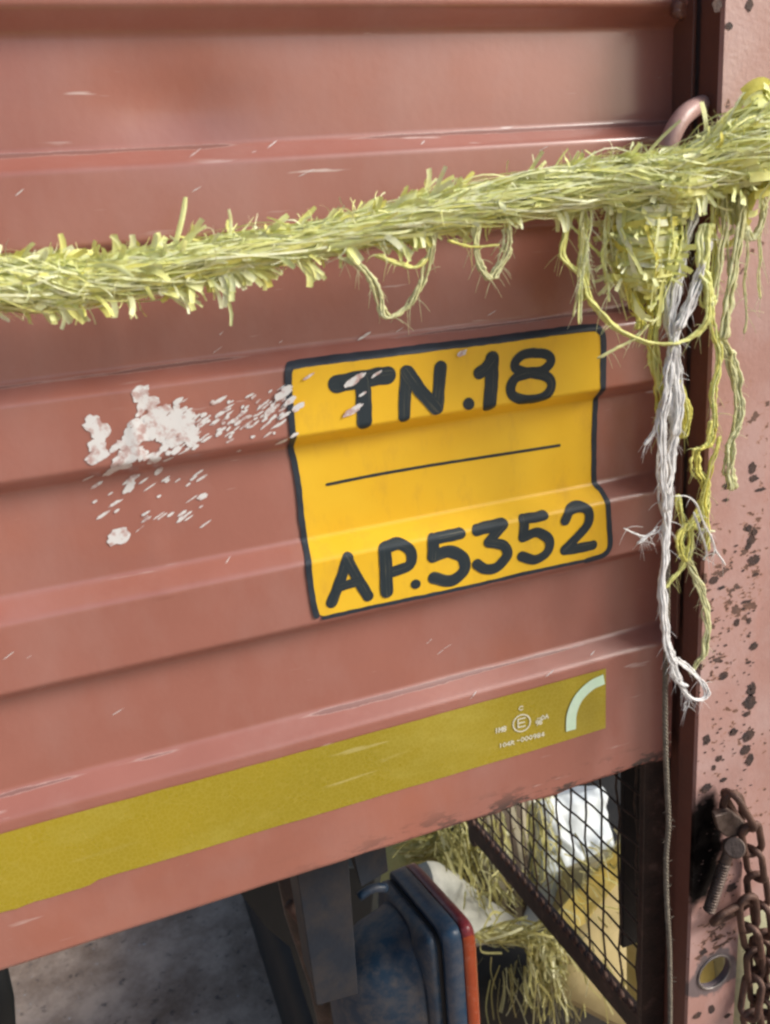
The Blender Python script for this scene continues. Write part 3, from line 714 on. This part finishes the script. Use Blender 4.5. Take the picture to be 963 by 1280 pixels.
# ------------------------------------------------------------------ chain
chain = empty('chain', P(925, 1005, -.052), 'rusty steel chain hanging from the eye on the corner post', 'chain')
def chain_link(c, d, side, L=.040, w=.0098, r=.0026):
    d = d.normalized(); s = (side - d * side.dot(d)).normalized(); pts = []
    for k in range(33):
        a = 2 * math.pi * k / 32; ca, sa = math.cos(a), math.sin(a)
        pts.append(c + s * (w - r) * ca + d * (math.copysign(1, sa) * (L / 2 - w) + (w - r) * sa) if abs(sa) > 1e-6 else c + s * (w - r) * ca)
    mb = MB(); mb.tube(pts, r * random.uniform(.92, 1.08), 10, caps=False); return mb.build('chain_link', MAT['rust'], chain, True)
def chain_path(pix, y, n, start_flat=False, L=.041):
    path = cr([P(a, b, y_) for (a, b), y_ in zip(pix, y)], 10); Ls = [0]
    for i in range(1, len(path)): Ls.append(Ls[-1] + (path[i] - path[i - 1]).length)
    k = 0; s = 0; pitch = L - .0095
    while s < Ls[-1]:
        f = lambda q: Vector([np.interp(q, Ls, [v[j] for v in path]) for j in range(3)])
        c = f(s); d = f(min(s + .008, Ls[-1])) - f(max(s - .008, 0))
        side = Vector((1, -.25, .1)) if (k % 2 == (0 if start_flat else 1)) else Vector((.35, -1, .15))
        side = side + Vector((random.uniform(-.25, .25), random.uniform(-.2, .2), 0))
        chain_link(c, d, side, L); s += pitch; k += 1
chain_path([(924, 1013), (938, 1040), (943, 1075), (947, 1110), (953, 1150), (957, 1190), (960, 1240), (962, 1330)], [-.055, -.058, -.052, -.049, -.049, -.048, -.047, -.046], 10)
chain_link(P(914, 1140, -.048), Vector((1, .03, .12)), Vector((0, -.5, 1)), .040, .0115)
chain_path([(936, 1142), (938, 1165), (942, 1190), (944, 1215), (941, 1240), (938, 1262), (945, 1300), (940, 1340)], [-.053, -.052, -.050, -.048, -.050, -.052, -.050, -.05], 8, True)
chain_path([(950, 1195), (948, 1230), (952, 1265), (948, 1310)], [-.040, -.040, -.042, -.042], 4)

# ------------------------------------------------------------------ frayed raffia rope
rope = empty('frayed_rope', P(450, 290, -.03), 'thick frayed yellow green raffia rope stretched across the ribbed panel and knotted at the post', 'rope')
RP = [((-60, 366), -.034, .0110), ((0, 356), -.036, .0128), ((60, 354), -.036, .0118), ((120, 350), -.037, .0100), ((200, 338), -.038, .0108), ((290, 318), -.040, .0098), ((380, 303), -.042, .0088),
      ((460, 285), -.044, .0092), ((540, 268), -.047, .0100), ((620, 252), -.050, .0110), ((700, 238), -.054, .0120), ((770, 226), -.060, .0120), ((830, 222), -.066, .0125), ((885, 203), -.070, .0135), ((940, 180), -.070, .0200), ((1010, 160), -.062, .018)]
cpts = cr([P(a[0], a[1], y) for a, y, r in RP], 10); cr_r = []
for i in range(len(RP) - 1):
    for k in range(10): cr_r.append(RP[i][2] + (RP[i + 1][2] - RP[i][2]) * k / 10)
cr_r.append(RP[-1][2]); NP = len(cpts)
def at(s): 
    s = max(0, min(NP - 1.001, s)); i = int(s); f = s - i
    p = cpts[i].lerp(cpts[i + 1], f); t_ = (cpts[min(i + 2, NP - 1)] - cpts[max(i - 1, 0)]).normalized()
    return p, t_, cr_r[i] + (cr_r[i + 1] - cr_r[i]) * f
cr_r = [x * .92 for x in cr_r]
core = MB(); core.tube(cpts, [r * .62 for r in cr_r], 12, rnd=.12); core.build('rope_core', MAT['raffia'], rope, True)
STEPLEN = sum((cpts[i + 1] - cpts[i]).length for i in range(NP - 1)) / (NP - 1)
def frame(t_):
    a = Vector((0, -1, 0)); a = (a - t_ * a.dot(t_)).normalized(); return a, t_.cross(a)
body = MB()
for k in range(2700):
    s0 = random.uniform(0, NP - 1); L = random.uniform(.015, .075); n = 7
    th = random.uniform(0, 2 * math.pi); tw = random.choice((1, 1, 1, -.5)) * random.uniform(6, 26); rad = random.uniform(.55, 1.02) ; drift = random.uniform(-.15, .3)
    pts = []
    for i in range(n):
        s = s0 + L * i / (n - 1) / STEPLEN; p, t_, R_ = at(s); a, b = frame(t_)
        th_ = th + tw * L * i / (n - 1); rr = R_ * (rad + drift * i / (n - 1) * .6) * (1 + .12 * math.sin(i * 2 + k))
        pts.append(p + (a * math.cos(th_) + b * math.sin(th_)) * rr)
        nn = a * math.cos(th_) + b * math.sin(th_)
    w0 = random.uniform(.0005, .0024); r_ = min(1, max(0, random.gauss(.70, .24)))
    body.ribbon(pts, [w0 * (.6 if i in (0, n - 1) else 1) for i in range(n)], nn, r_, random.uniform(-1.2, 1.2), random.uniform(-.4, .4))
for k in range(1100):
    s0 = random.uniform(0, NP - 1); L = random.uniform(.02, .07); n = 8; th = random.uniform(0, 6.28); tw = random.uniform(-20, 30); b0 = random.uniform(.9, 1.08); arch = max(0, random.gauss(0, .25 + .12 * (s0 / NP > .65))); pts = []
    for i in range(n):
        u = i / (n - 1); s = s0 + L * u / STEPLEN; p, t_, R_ = at(s); a, b = frame(t_); th_ = th + tw * L * u
        pts.append(p + (a * math.cos(th_) + b * math.sin(th_)) * R_ * (b0 + arch * math.sin(math.pi * u)))
    body.ribbon(pts, random.uniform(.0004, .0012), a * math.cos(th) + b * math.sin(th), min(1, max(0, random.gauss(.8, .2))), random.uniform(-.6, .6), .2)
body.build('twisted_fibres', MAT['raffia'], rope, True, solid=0)
tuft = MB()
for k in range(330):
    s0 = random.uniform(0, NP - 1); p, t_, R_ = at(s0); a, b = frame(t_)
    up = random.random() < .55
    base_th = (-math.pi / 2 if up else math.pi / 2) + random.gauss(0, .7)
    o = a * math.cos(base_th) + b * math.sin(base_th)
    if o.z < 0 and up: o = -o; o = o + a * .6
    L = min(.016, abs(random.gauss(.009, .006)) + .004)
    if random.random() < .08: L *= 1.8
    pos = p + o * R_ * .7; d = (o * random.uniform(.35, 1.0) + t_ * random.uniform(.3, 1.3) * (1 if random.random() < .8 else -1)).normalized()
    pts = []; curl = Vector((random.uniform(-1, 1), random.uniform(-.6, .4), random.uniform(-1, .5)))
    for i in range(6):
        pts.append(pos.copy()); pos = pos + d * L / 5; d = (d + curl * .30).normalized()
    w0 = random.uniform(.0008, .0036)
    tuft.ribbon(pts, [w0] * 5 + [w0 * .8], Vector((random.uniform(-.5, .5), -1, random.uniform(-.5, .5))), min(1, max(0, random.gauss(.66, .22))), random.uniform(-.9, .9), random.uniform(-.5, .5))
for q in range(46):                                       # clumps of split ends standing off the rope
    s0 = random.uniform(0, NP - 1); p, t_, R_ = at(s0); a, b = frame(t_); up = random.random() < .55
    o = Vector((0, -.35, 1 if up else -1)).normalized(); d0 = (o * random.uniform(.4, .9) + t_ * random.uniform(.3, 1.1)).normalized(); L0 = random.uniform(.009, .020)
    for k in range(random.randint(5, 11)):
        pos = p + o * R_ * .7 + t_ * random.uniform(-.004, .004) + a * random.uniform(-.003, .003); d = (d0 + Vector((random.gauss(0, .16), random.gauss(0, .16), random.gauss(0, .16)))).normalized(); pts = []; c_ = random.uniform(-.25, .25)
        for i in range(7):
            pts.append(pos.copy()); pos = pos + d * L0 / 6 * random.uniform(.8, 1.1); d = (d + Vector((c_, 0, -.08 - abs(c_) * .4))).normalized()
        tuft.ribbon(pts, random.uniform(.0012, .0032), Vector((random.uniform(-.4, .4), -1, 0)), min(1, max(0, random.gauss(.7, .2))), random.uniform(-.5, .5), .3)
for k in range(1100):                                     # fuzz of hair-thin curly fibres
    s0 = random.uniform(0, NP - 1); p, t_, R_ = at(s0); a, b = frame(t_); th = random.uniform(0, 6.28); o = a * math.cos(th) + b * math.sin(th)
    pos = p + o * R_ * .85; d = (o * random.uniform(.3, 1) + t_ * random.gauss(.4, .8)).normalized(); L0 = random.uniform(.005, .014); ax = Vector((random.gauss(0, 1), random.gauss(0, 1), random.gauss(0, 1))).normalized(); w_ = random.uniform(.1, .5); pts = []
    for i in range(8):
        pts.append(pos.copy()); pos = pos + d * L0 / 7; d = (d + ax.cross(d) * w_).normalized()
    tuft.ribbon(pts, random.uniform(.00025, .0008), Vector((random.uniform(-.5, .5), -1, random.uniform(-.5, .5))), min(1, max(0, random.gauss(.8, .18))), random.uniform(-2, 2), .2)
tuft.build('fringe', MAT['raffia'], rope, True)
# ball of windings under the hook and the big wrap on the post
def windings(name, pix, y, rx, rz_, n, tilt=0, horiz=True, rr=(.6, 1.02)):
    c = P(*pix, y); mb = MB()
    cm = []
    for i in range(9):
        v = math.pi * i / 8; cm.append([(c.x + rx * .8 * math.sin(v) * math.cos(q), c.y + rx * .6 * math.sin(v) * math.sin(q), c.z + rz_ * .8 * math.cos(v)) for q in [2 * math.pi * k / 16 for k in range(16)]])
    mb.quadgrid(cm, .2, True)
    for k in range(n):
        h = random.uniform(-1, 1) * .98; th = random.uniform(0, 6.28); span = random.uniform(.5, 2.2); f = random.uniform(*rr)
        pts = []; sl_ = random.gauss(tilt, .75); m_ = 7
        for i in range(m_):
            q = th + span * i / (m_ - 1); hh = h + sl_ * math.sin(q) * .5; k_ = math.sqrt(max(.04, 1 - min(1, hh * hh) * .75)) * f
            pts.append(Vector((c.x + rx * k_ * math.cos(q), c.y + rx * .75 * k_ * math.sin(q), c.z + rz_ * hh)))
        nn = Vector((math.cos(th + span / 2), math.sin(th + span / 2), 0)); w0 = random.uniform(.001, .005)
        mb.ribbon(pts, [w0] * m_, nn, min(1, max(0, random.gauss(.5, .22))), random.uniform(-.5, .5), .1)
    for k in range(n // 11):                              # strands laid over the windings
        th = random.uniform(0, 6.28); h0 = random.uniform(-.2, 1.0); pts = []
        for i in range(6):
            hh = h0 - i * random.uniform(.15, .35); k_ = math.sqrt(max(.05, 1 - min(1, hh * hh) * .75)) * 1.04; th += random.uniform(-.12, .2)
            pts.append(Vector((c.x + rx * k_ * math.cos(th), c.y + rx * .75 * k_ * math.sin(th), c.z + rz_ * hh)))
        mb.ribbon(pts, random.uniform(.0006, .003), Vector((math.cos(th), math.sin(th), 0)), min(1, max(0, random.gauss(.6, .22))), random.uniform(-.8, .8), .2)
    for k in range(n // 4):
        q = random.uniform(0, 6.28); h = random.uniform(-1.0, .9); o = Vector((math.cos(q), math.sin(q) * .7, 0)); pos = c + Vector((o.x * rx * .85, o.y * rx * .7, h * rz_ * .9)); d = (o + Vector((0, 0, random.uniform(-.8, .5)))).normalized(); pts = []
        for i in range(5):
            pts.append(pos.copy()); pos = pos + d * random.uniform(.001, .0035); d = (d + Vector((random.uniform(-.3, .3), 0, random.uniform(-.4, .2)))).normalized()
        mb.ribbon(pts, random.uniform(.001, .0035), Vector((.2, -1, 0)), random.uniform(.4, .95), .5)
    return mb.build(name, MAT['raffia'], rope, True)
windings('knot', (806, 296), -.056, .0235, .0285, 420)
windings('knot', (845, 232), -.064, .024, .0095, 190, .9)
windings('knot', (930, 196), -.066, .030, .0200, 300, -1.2)
# hanging raffia strands, each its own part
def hang(parent, pix, y, r, mat, rnd=.6, name='hanging_strand', flat=.45, wob=.0006, seg=8):
    ys = y if isinstance(y, (list, tuple)) else [y] * len(pix)
    if len(ys) != len(pix): ys = list(np.interp(np.linspace(0, 1, len(pix)), np.linspace(0, 1, len(ys)), ys))
    pts = cr([P(a, b, q) for (a, b), q in zip(pix, ys)], 8); sd = random.random() * 50
    pts = [p + Vector((noise.noise(p * 90 + Vector((sd, 0, 0))), noise.noise(p * 90 + Vector((0, sd, 0))), 0)) * wob * 2 for p in pts]
    rr = [r * (1 + .30 * noise.noise(Vector((i * .45, sd, 0)))) * (.5 if i in (0, len(pts) - 1) else 1) for i in range(len(pts))]
    mb = MB(); nf = max(4, int(r / .00045)); tws = random.uniform(-90, 90) * (.2 if name == 'cord_strand' else .7); r *= (.8 if name == 'cord_strand' else .85); rr = [x * (.8 if name == 'cord_strand' else .85) for x in rr]
    for q in range(nf):
        ph = 2 * math.pi * q / nf; LL = 0; fp = []; f0 = random.uniform(.3, 1.05); s2 = random.random() * 40
        for i, p in enumerate(pts):
            if i: LL += (p - pts[i - 1]).length
            a = ph + LL * tws + 1.2 * noise.noise(Vector((LL * 60, s2, 0))); R_ = rr[i] * f0 * (1 + .5 * noise.noise(Vector((LL * 110, 0, s2))))
            fp.append(p + Vector((math.cos(a), math.sin(a) * flat, 0)) * R_)
        mb.tube(fp, [x * random.uniform(.30, .48) for x in [sum(rr) / len(rr)]] * 0 + [max(.00025, x * random.uniform(.16, .36)) for x in rr], 6, min(1, max(0, rnd + random.gauss(0, .16))), flat=.7)
    for k in range(max(3, len(pts) // 3)):               # fine hairs
        i = random.randrange(len(pts)); p = pts[i]; d = Vector((random.uniform(-1, 1), random.uniform(-.4, .2), random.uniform(-1.2, .4))).normalized(); Lh = random.uniform(.0015, .004)
        q = [p + d * Lh * j + Vector((0, 0, -.0005 * j * j)) for j in range(4)]
        mb.tube(q, [.0002, .00018, .00015, .0001], 4, min(1, rnd + .2))
    return mb.build(name, mat, parent, True)
RF, RPALE = MAT['raffia'], MAT['raffia_pale']
for pix, y, r, c in (
    ([(428, 322), (448, 332), (464, 350), (474, 372), (480, 394), (491, 396), (508, 384), (522, 366), (532, 340), (541, 305), (546, 280)], -.05, .0030, .75),
    ([(470, 318), (500, 330), (520, 334), (536, 322)], -.05, .0028, .5),
    ([(596, 280), (596, 305), (600, 328), (606, 340), (614, 350)], -.055, .0032, .8), ([(634, 285), (634, 305), (629, 325), (620, 342), (616, 348)], -.055, .0030, .8),
    ([(560, 300), (590, 308), (622, 306)], -.055, .0022, .4),
    ([(718, 262), (708, 290), (704, 318), (714, 332), (730, 346), (736, 366), (748, 388), (768, 406), (792, 422), (818, 429), (848, 428), (872, 416), (886, 398), (886, 372), (884, 352)], [-.055, -.058, -.060, -.065, -.07], .0034, .5),
    ([(727, 255), (730, 285), (729, 320), (730, 350), (726, 376)], -.056, .0040, .45), ([(716, 285), (742, 310), (765, 330)], -.056, .0016, .5),
    ([(812, 405), (792, 424), (770, 436), (748, 448)], -.062, .0022, .8),
    ([(790, 335), (789, 362), (795, 384), (801, 400), (800, 411)], -.058, .0040, .25), ([(816, 335), (817, 370), (818, 405), (818, 435), (822, 462), (826, 500), (826, 540)], -.056, .0042, .3),
    ([(895, 235), (892, 270), (893, 310), (890, 350), (888, 385), (892, 412), (899, 436), (897, 462), (891, 490), (893, 515), (897, 535)], -.062, .0030, .45),
    ([(884, 280), (878, 300), (880, 335), (884, 365), (885, 385)], -.066, .0055, .55),
    ([(905, 240), (906, 280), (900, 320), (896, 350), (893, 380)], -.064, .0028, .7),
    ([(930, 235), (928, 270), (922, 310), (915, 350), (909, 390), (905, 425)], -.062, .0042, .9), ([(950, 240), (954, 262), (950, 285), (938, 300), (934, 282)], -.060, .0034, .95),
    ([(900, 425), (908, 438), (918, 462), (923, 500), (923, 530), (915, 552), (911, 572), (912, 590), (917, 612)], -.054, .0045, .85),
    ([(889, 525), (890, 548), (884, 558), (874, 562), (871, 578), (873, 590), (880, 600), (884, 616), (876, 635), (866, 650), (858, 664)], -.050, .0038, .35),
    ([(884, 610), (885, 632), (880, 645), (868, 655), (858, 664)], -.048, .0026, .5),
    ([(846, 618), (850, 636), (855, 650), (858, 664)], -.050, .0024, .5), ([(858, 654), (850, 670), (852, 690), (858, 702)], -.050, .0038, .3), ([(862, 655), (864, 674), (861, 690), (858, 702)], -.050, .0030, .4),
    ([(856, 654), (868, 658), (880, 663), (893, 664)], -.050, .0024, .6),
    ([(857, 698), (850, 712), (840, 724), (833, 735)], -.046, .0030, .45), ([(858, 698), (868, 718), (878, 738), (883, 762), (885, 790), (881, 815), (872, 828), (864, 842)], -.046, .0038, .8),
    ([(900, 545), (890, 580), (880, 620), (884, 660), (886, 690)], -.052, .0024, .3),
    ([(848, 475), (856, 495), (859, 515), (858, 530), (855, 548)], -.05, .0036, .15), ([(866, 675), (868, 682), (864, 690), (861, 684)], -.05, .0018, .9)):
    hang(rope, pix, y, r, RF if c < .7 else RPALE, c if c < .7 else c)

# ------------------------------------------------------------------ white cord
cord = empty('white_string', P(838, 560, -.055), 'untwisted white cord hanging from the knot with a small loop at its end', 'string')
WC = MAT['white_cord']
for pix, y, r, c in (
    ([(875, 255), (868, 275), (858, 300), (848, 325), (838, 350), (834, 385), (838, 420), (840, 460), (839, 500), (845, 530), (842, 560), (838, 590), (834, 620), (834, 650), (832, 690), (829, 730), (830, 770), (834, 800), (840, 822), (845, 832)], -.060, .0038, .9),
    ([(866, 275), (856, 300), (850, 340), (842, 380), (840, 410), (846, 450), (848, 480), (849, 510), (845, 545)], -.063, .0034, .6),
    ([(872, 345), (864, 372), (852, 398), (842, 430), (836, 470), (830, 510), (828, 560), (830, 600), (834, 640)], -.064, .0032, .8),
    ([(884, 300), (880, 330), (870, 360), (858, 390), (848, 412)], -.066, .0040, .95),
    ([(838, 480), (832, 500), (824, 520), (818, 540), (808, 556)], -.062, .0024, .8), ([(836, 485), (828, 512), (822, 532), (818, 545)], -.061, .0016, 1),
    ([(826, 545), (822, 580), (824, 620), (830, 648)], -.060, .0010, .6), ([(843, 540), (840, 590), (840, 630), (836, 655)], -.060, .0012, 1), ([(830, 655), (822, 665), (808, 670), (795, 668), (780, 660)], -.058, .0013, .9), ([(818, 662), (806, 672), (797, 680)], -.058, .0018, .9), 
    ([(822, 658), (802, 678)], -.058, .0010, 1),
    ([(842, 620), (858, 620), (868, 628), (880, 650), (888, 668), (896, 690), (906, 706)], -.056, .0010, .9), ([(868, 640), (878, 670), (884, 690), (880, 700)], -.054, .0016, .8),
    ([(844, 822), (856, 832), (868, 842), (878, 854), (883, 866), (878, 873), (866, 874), (856, 866), (850, 850), (846, 838), (842, 828)], -.050, .0030, .95),
    ([(842, 826), (840, 840), (848, 852), (858, 858)], -.051, .0028, .5), ([(862, 868), (860, 880), (855, 888)], -.05, .0018, .3)):
    if len(pix) == 2: pix = [pix[0], ((pix[0][0] + pix[1][0]) / 2, (pix[0][1] + pix[1][1]) / 2 + 1), pix[1]]
    hang(cord, pix, y, r, WC, c, 'cord_strand', .7)
# ------------------------------------------------------------------ brown twine
tw = MB(); pth = cr([P(835, 700, -.044), P(834, 780, -.044), P(832, 850, -.044), P(832, 920, -.044), P(834, 980, -.044), P(836, 1030, -.044), P(833, 1075, -.044), P(834, 1130, -.044), P(837, 1180, -.044), P(838, 1235, -.044), P(838, 1310, -.044)], 36)
for ph in (0, 2.1, 4.2):
    pts = []; L = 0
    for i, p in enumerate(pth):
        if i: L += (p - pth[i - 1]).length
        a = L * 700 + ph; pts.append(p + Vector((math.cos(a), math.sin(a), 0)) * .0010)
    tw.tube(pts, .0011, 6, .5)
for k in range(60):
    p = random.choice(pth); d = Vector((random.uniform(-1, 1), random.uniform(-1, .3), random.uniform(-.5, .5))).normalized(); tw.tube([p, p + d * .003, p + d * .005], [.00022, .0002, .0001], 4)
tag(tw.build('brown_twine', MAT['twine'], None, True), 'thin brown twisted twine hanging straight down below the white cord', 'twine')

# ------------------------------------------------------------------ bales, sacks and cartons behind the lamp guard
def lump(name, quad, Y, depth, amp, mat, label, cat, n=18, freq=12, wave=None):
    """closed crumpled slab: the four corners given in the photo (tl, tr, br, bl) stand at depths Y"""
    c = [P(*q, y) for q, y in zip(quad, Y)]; rows = []; cen = (c[0] + c[1] + c[2] + c[3]) / 4
    nrm = (c[1] - c[0]).cross(c[3] - c[0]).normalized()
    if nrm.y < 0: nrm = -nrm
    mb = MB(); F_ = []; B_ = []
    for j in range(n + 1):
        v = j / n; fr = []; bk = []
        for i in range(n + 1):
            u = i / n; p = c[0].lerp(c[1], u).lerp(c[3].lerp(c[2], u), v)
            e = 1 - (abs(2 * u - 1) ** 6 + abs(2 * v - 1) ** 6) * .5
            q = p + nrm * (-amp * (noise.noise(p * freq) + .5 * abs(noise.noise(p * freq * 2.3))) + (1 - e) * depth * .4)
            q += Vector((noise.noise(p * freq + Vector((9, 0, 0))), 0, noise.noise(p * freq + Vector((0, 9, 0))))) * amp * .6
            fr.append(q); bk.append(p + nrm * depth)
        F_.append(fr); B_.append(bk)
    mb.quadgrid(F_); mb.quadgrid(B_)
    per = [(0, i) for i in range(n)] + [(j, n) for j in range(n)] + [(n, i) for i in range(n, 0, -1)] + [(j, 0) for j in range(n, 0, -1)]
    mb.quadgrid([[F_[a][b] for a, b in per], [B_[a][b] for a, b in per]], close=True)
    return tag(mb.build(name, mat, None, True), label, cat)
# dark tarp-covered load the rest lies on
m = MB(); n = 16; top = P(650, 1190, .55).z
m.box((.16, .50, GZ), (1.3, 1.30, top)); o = m.build('covered_load', MAT['dark_tarp'], None, bevel=.03); tag(o, 'dark tarpaulin covered load standing behind the lamp guard under the sacks', 'covered load')
lump('woven_sack', [(588, 985), (668, 960), (672, 1170), (592, 1110)], (.56, .56, .47, .50), .12, .006, MAT['woven'], 'brown woven sack with vertical stripes behind the far end of the wire guard', 'sack')
lump('ribbed_sheet', [(662, 960), (696, 950), (700, 1130), (664, 1120)], (.57, .57, .52, .52), .03, .004, MAT['ribbed'], 'narrow ribbed pale sheet standing upright between woven sack and white sack', 'plastic sheet')
lump('white_sack', [(690, 1005), (765, 985), (775, 1120), (680, 1165)], (.53, .54, .44, .44), .10, .022, MAT['white_sack'], 'crumpled bluish white plastic sack seen through the middle of the wire guard', 'sack', n=34, freq=21)
lump('cardboard_carton', [(735, 1085), (838, 1040), (850, 1320), (700, 1240)], (.40, .40, .30, .32), .12, .003, MAT['card'], 'large tan carton leaning behind the near end of the wire guard', 'carton')
lump('yellow_film', [(690, 1150), (786, 1040), (792, 1075), (712, 1185)], (.385, .375, .36, .365), .006, .008, MAT['film'], 'torn yellow plastic film lying diagonally across the large tan carton', 'plastic film', freq=25)
lump('yellow_carton', [(826, 1138), (915, 1128), (918, 1330), (826, 1330)], (.14, .14, .12, .12), .06, .001, MAT['film'], 'small yellow carton edge between wire guard and corner post', 'carton')
lump('yellow_carton', [(918, 1140), (1000, 1140), (1000, 1330), (920, 1330)], (.10, .10, .10, .10), .08, .004, MAT['pale_sack'], 'pale yellow green sack standing behind the chain right of the post', 'sack').name = 'pale_sack'
lump('white_slab', [(540, 1075), (575, 1090), (668, 1165), (560, 1190)], (.50, .52, .42, .40), .03, .006, MAT['dusty_white'], 'flat dusty white packet lying between red lamp lens and guard rail', 'packet')
# loose raffia heaps
def heap(name, mat, label, specs, cat='raffia heap', hair=.0012):
    mb = MB()
    for (x0, y0, x1, y1, Y, n, dirx, diry, L, w) in specs:
        for k in range(n):
            a, b = random.random(), random.random(); px = x0 + (x1 - x0) * a; py = y0 + (y1 - y0) * b
            p = P(px, py, Y + random.uniform(-.04, .03)); q = P(px + dirx * L * random.uniform(.5, 1.2) + random.gauss(0, 9), py + diry * L * random.uniform(.5, 1.2) + random.gauss(0, 9), Y + random.uniform(-.05, .03))
            mid = (p + q) / 2 + Vector((random.gauss(0, .006), random.gauss(0, .006), random.gauss(0, .006)))
            pts = cr([p, mid, q], 5); r_ = min(1, max(0, random.gauss(.5, .28)))
            mb.ribbon(pts, random.uniform(.4, 1.3) * w, Vector((random.uniform(-.6, .6), -1, random.uniform(-.4, .4))), r_, random.uniform(-1, 1), .2)
    return tag(mb.build(name, mat, None, True), label, cat)
lump('straw_bale', [(480, 990), (588, 985), (600, 1120), (500, 1110)], (.68, .68, .56, .56), .15, .02, MAT['raffia_dull'], 'dull yellow straw coloured bale under the panel edge behind the lamp', 'bale', freq=20)
heap('raffia_heap', MAT['raffia_dull'], 'tangled dull yellow raffia over the bale behind the tail lamp', [(490, 1000, 600, 1080, .58, 260, 1, -.4, 30, .004), (545, 1020, 630, 1090, .54, 260, .25, 1, 45, .0035), (580, 1085, 650, 1120, .46, 60, .5, 1, 25, .0025)])
heap('raffia_bundle', MAT['raffia_dull'], 'pale raffia bundle with loose ends hanging below the guard rail', [(590, 1165, 650, 1180, .38, 110, 1, -.25, 40, .0030), (660, 1165, 705, 1195, .37, 200, .3, 1, 40, .0035), (655, 1195, 725, 1230, .37, 110, 0, 1, 50, .0024), (600, 1190, 660, 1230, .40, 16, 0, 1, 60, .0018), (620, 1200, 720, 1260, .42, 22, .2, 1, 50, .0018)])
heap('raffia_tangle', MAT['raffia_dull'], 'pale tangled raffia spilling over the white sack and tan carton behind the wire guard', [(665, 985, 700, 1090, .49, 60, .1, 1, 45, .0030), (690, 1040, 790, 1140, .36, 26, .6, .7, 40, .0022), (700, 1130, 800, 1230, .29, 34, .2, 1, 45, .0022), (740, 1050, 800, 1090, .36, 22, .3, -.8, 30, .003), (600, 1000, 660, 1080, .47, 24, .1, 1, 50, .0018)])
# loose pale strands in front of the post and the gap
for k in range(9):
    x = random.choice([random.uniform(893, 958), random.uniform(893, 958), random.uniform(712, 760)]); y = random.uniform(228, 262); n = random.randint(4, 6); pix = [(x, y)]
    for i in range(n):
        x += random.gauss(-1, 4.5); y += random.uniform(18, 34); pix.append((x, y))
    hang(rope, pix, -.060, random.uniform(.0009, .0022), RPALE if k % 2 else RF, random.uniform(.5, .95))
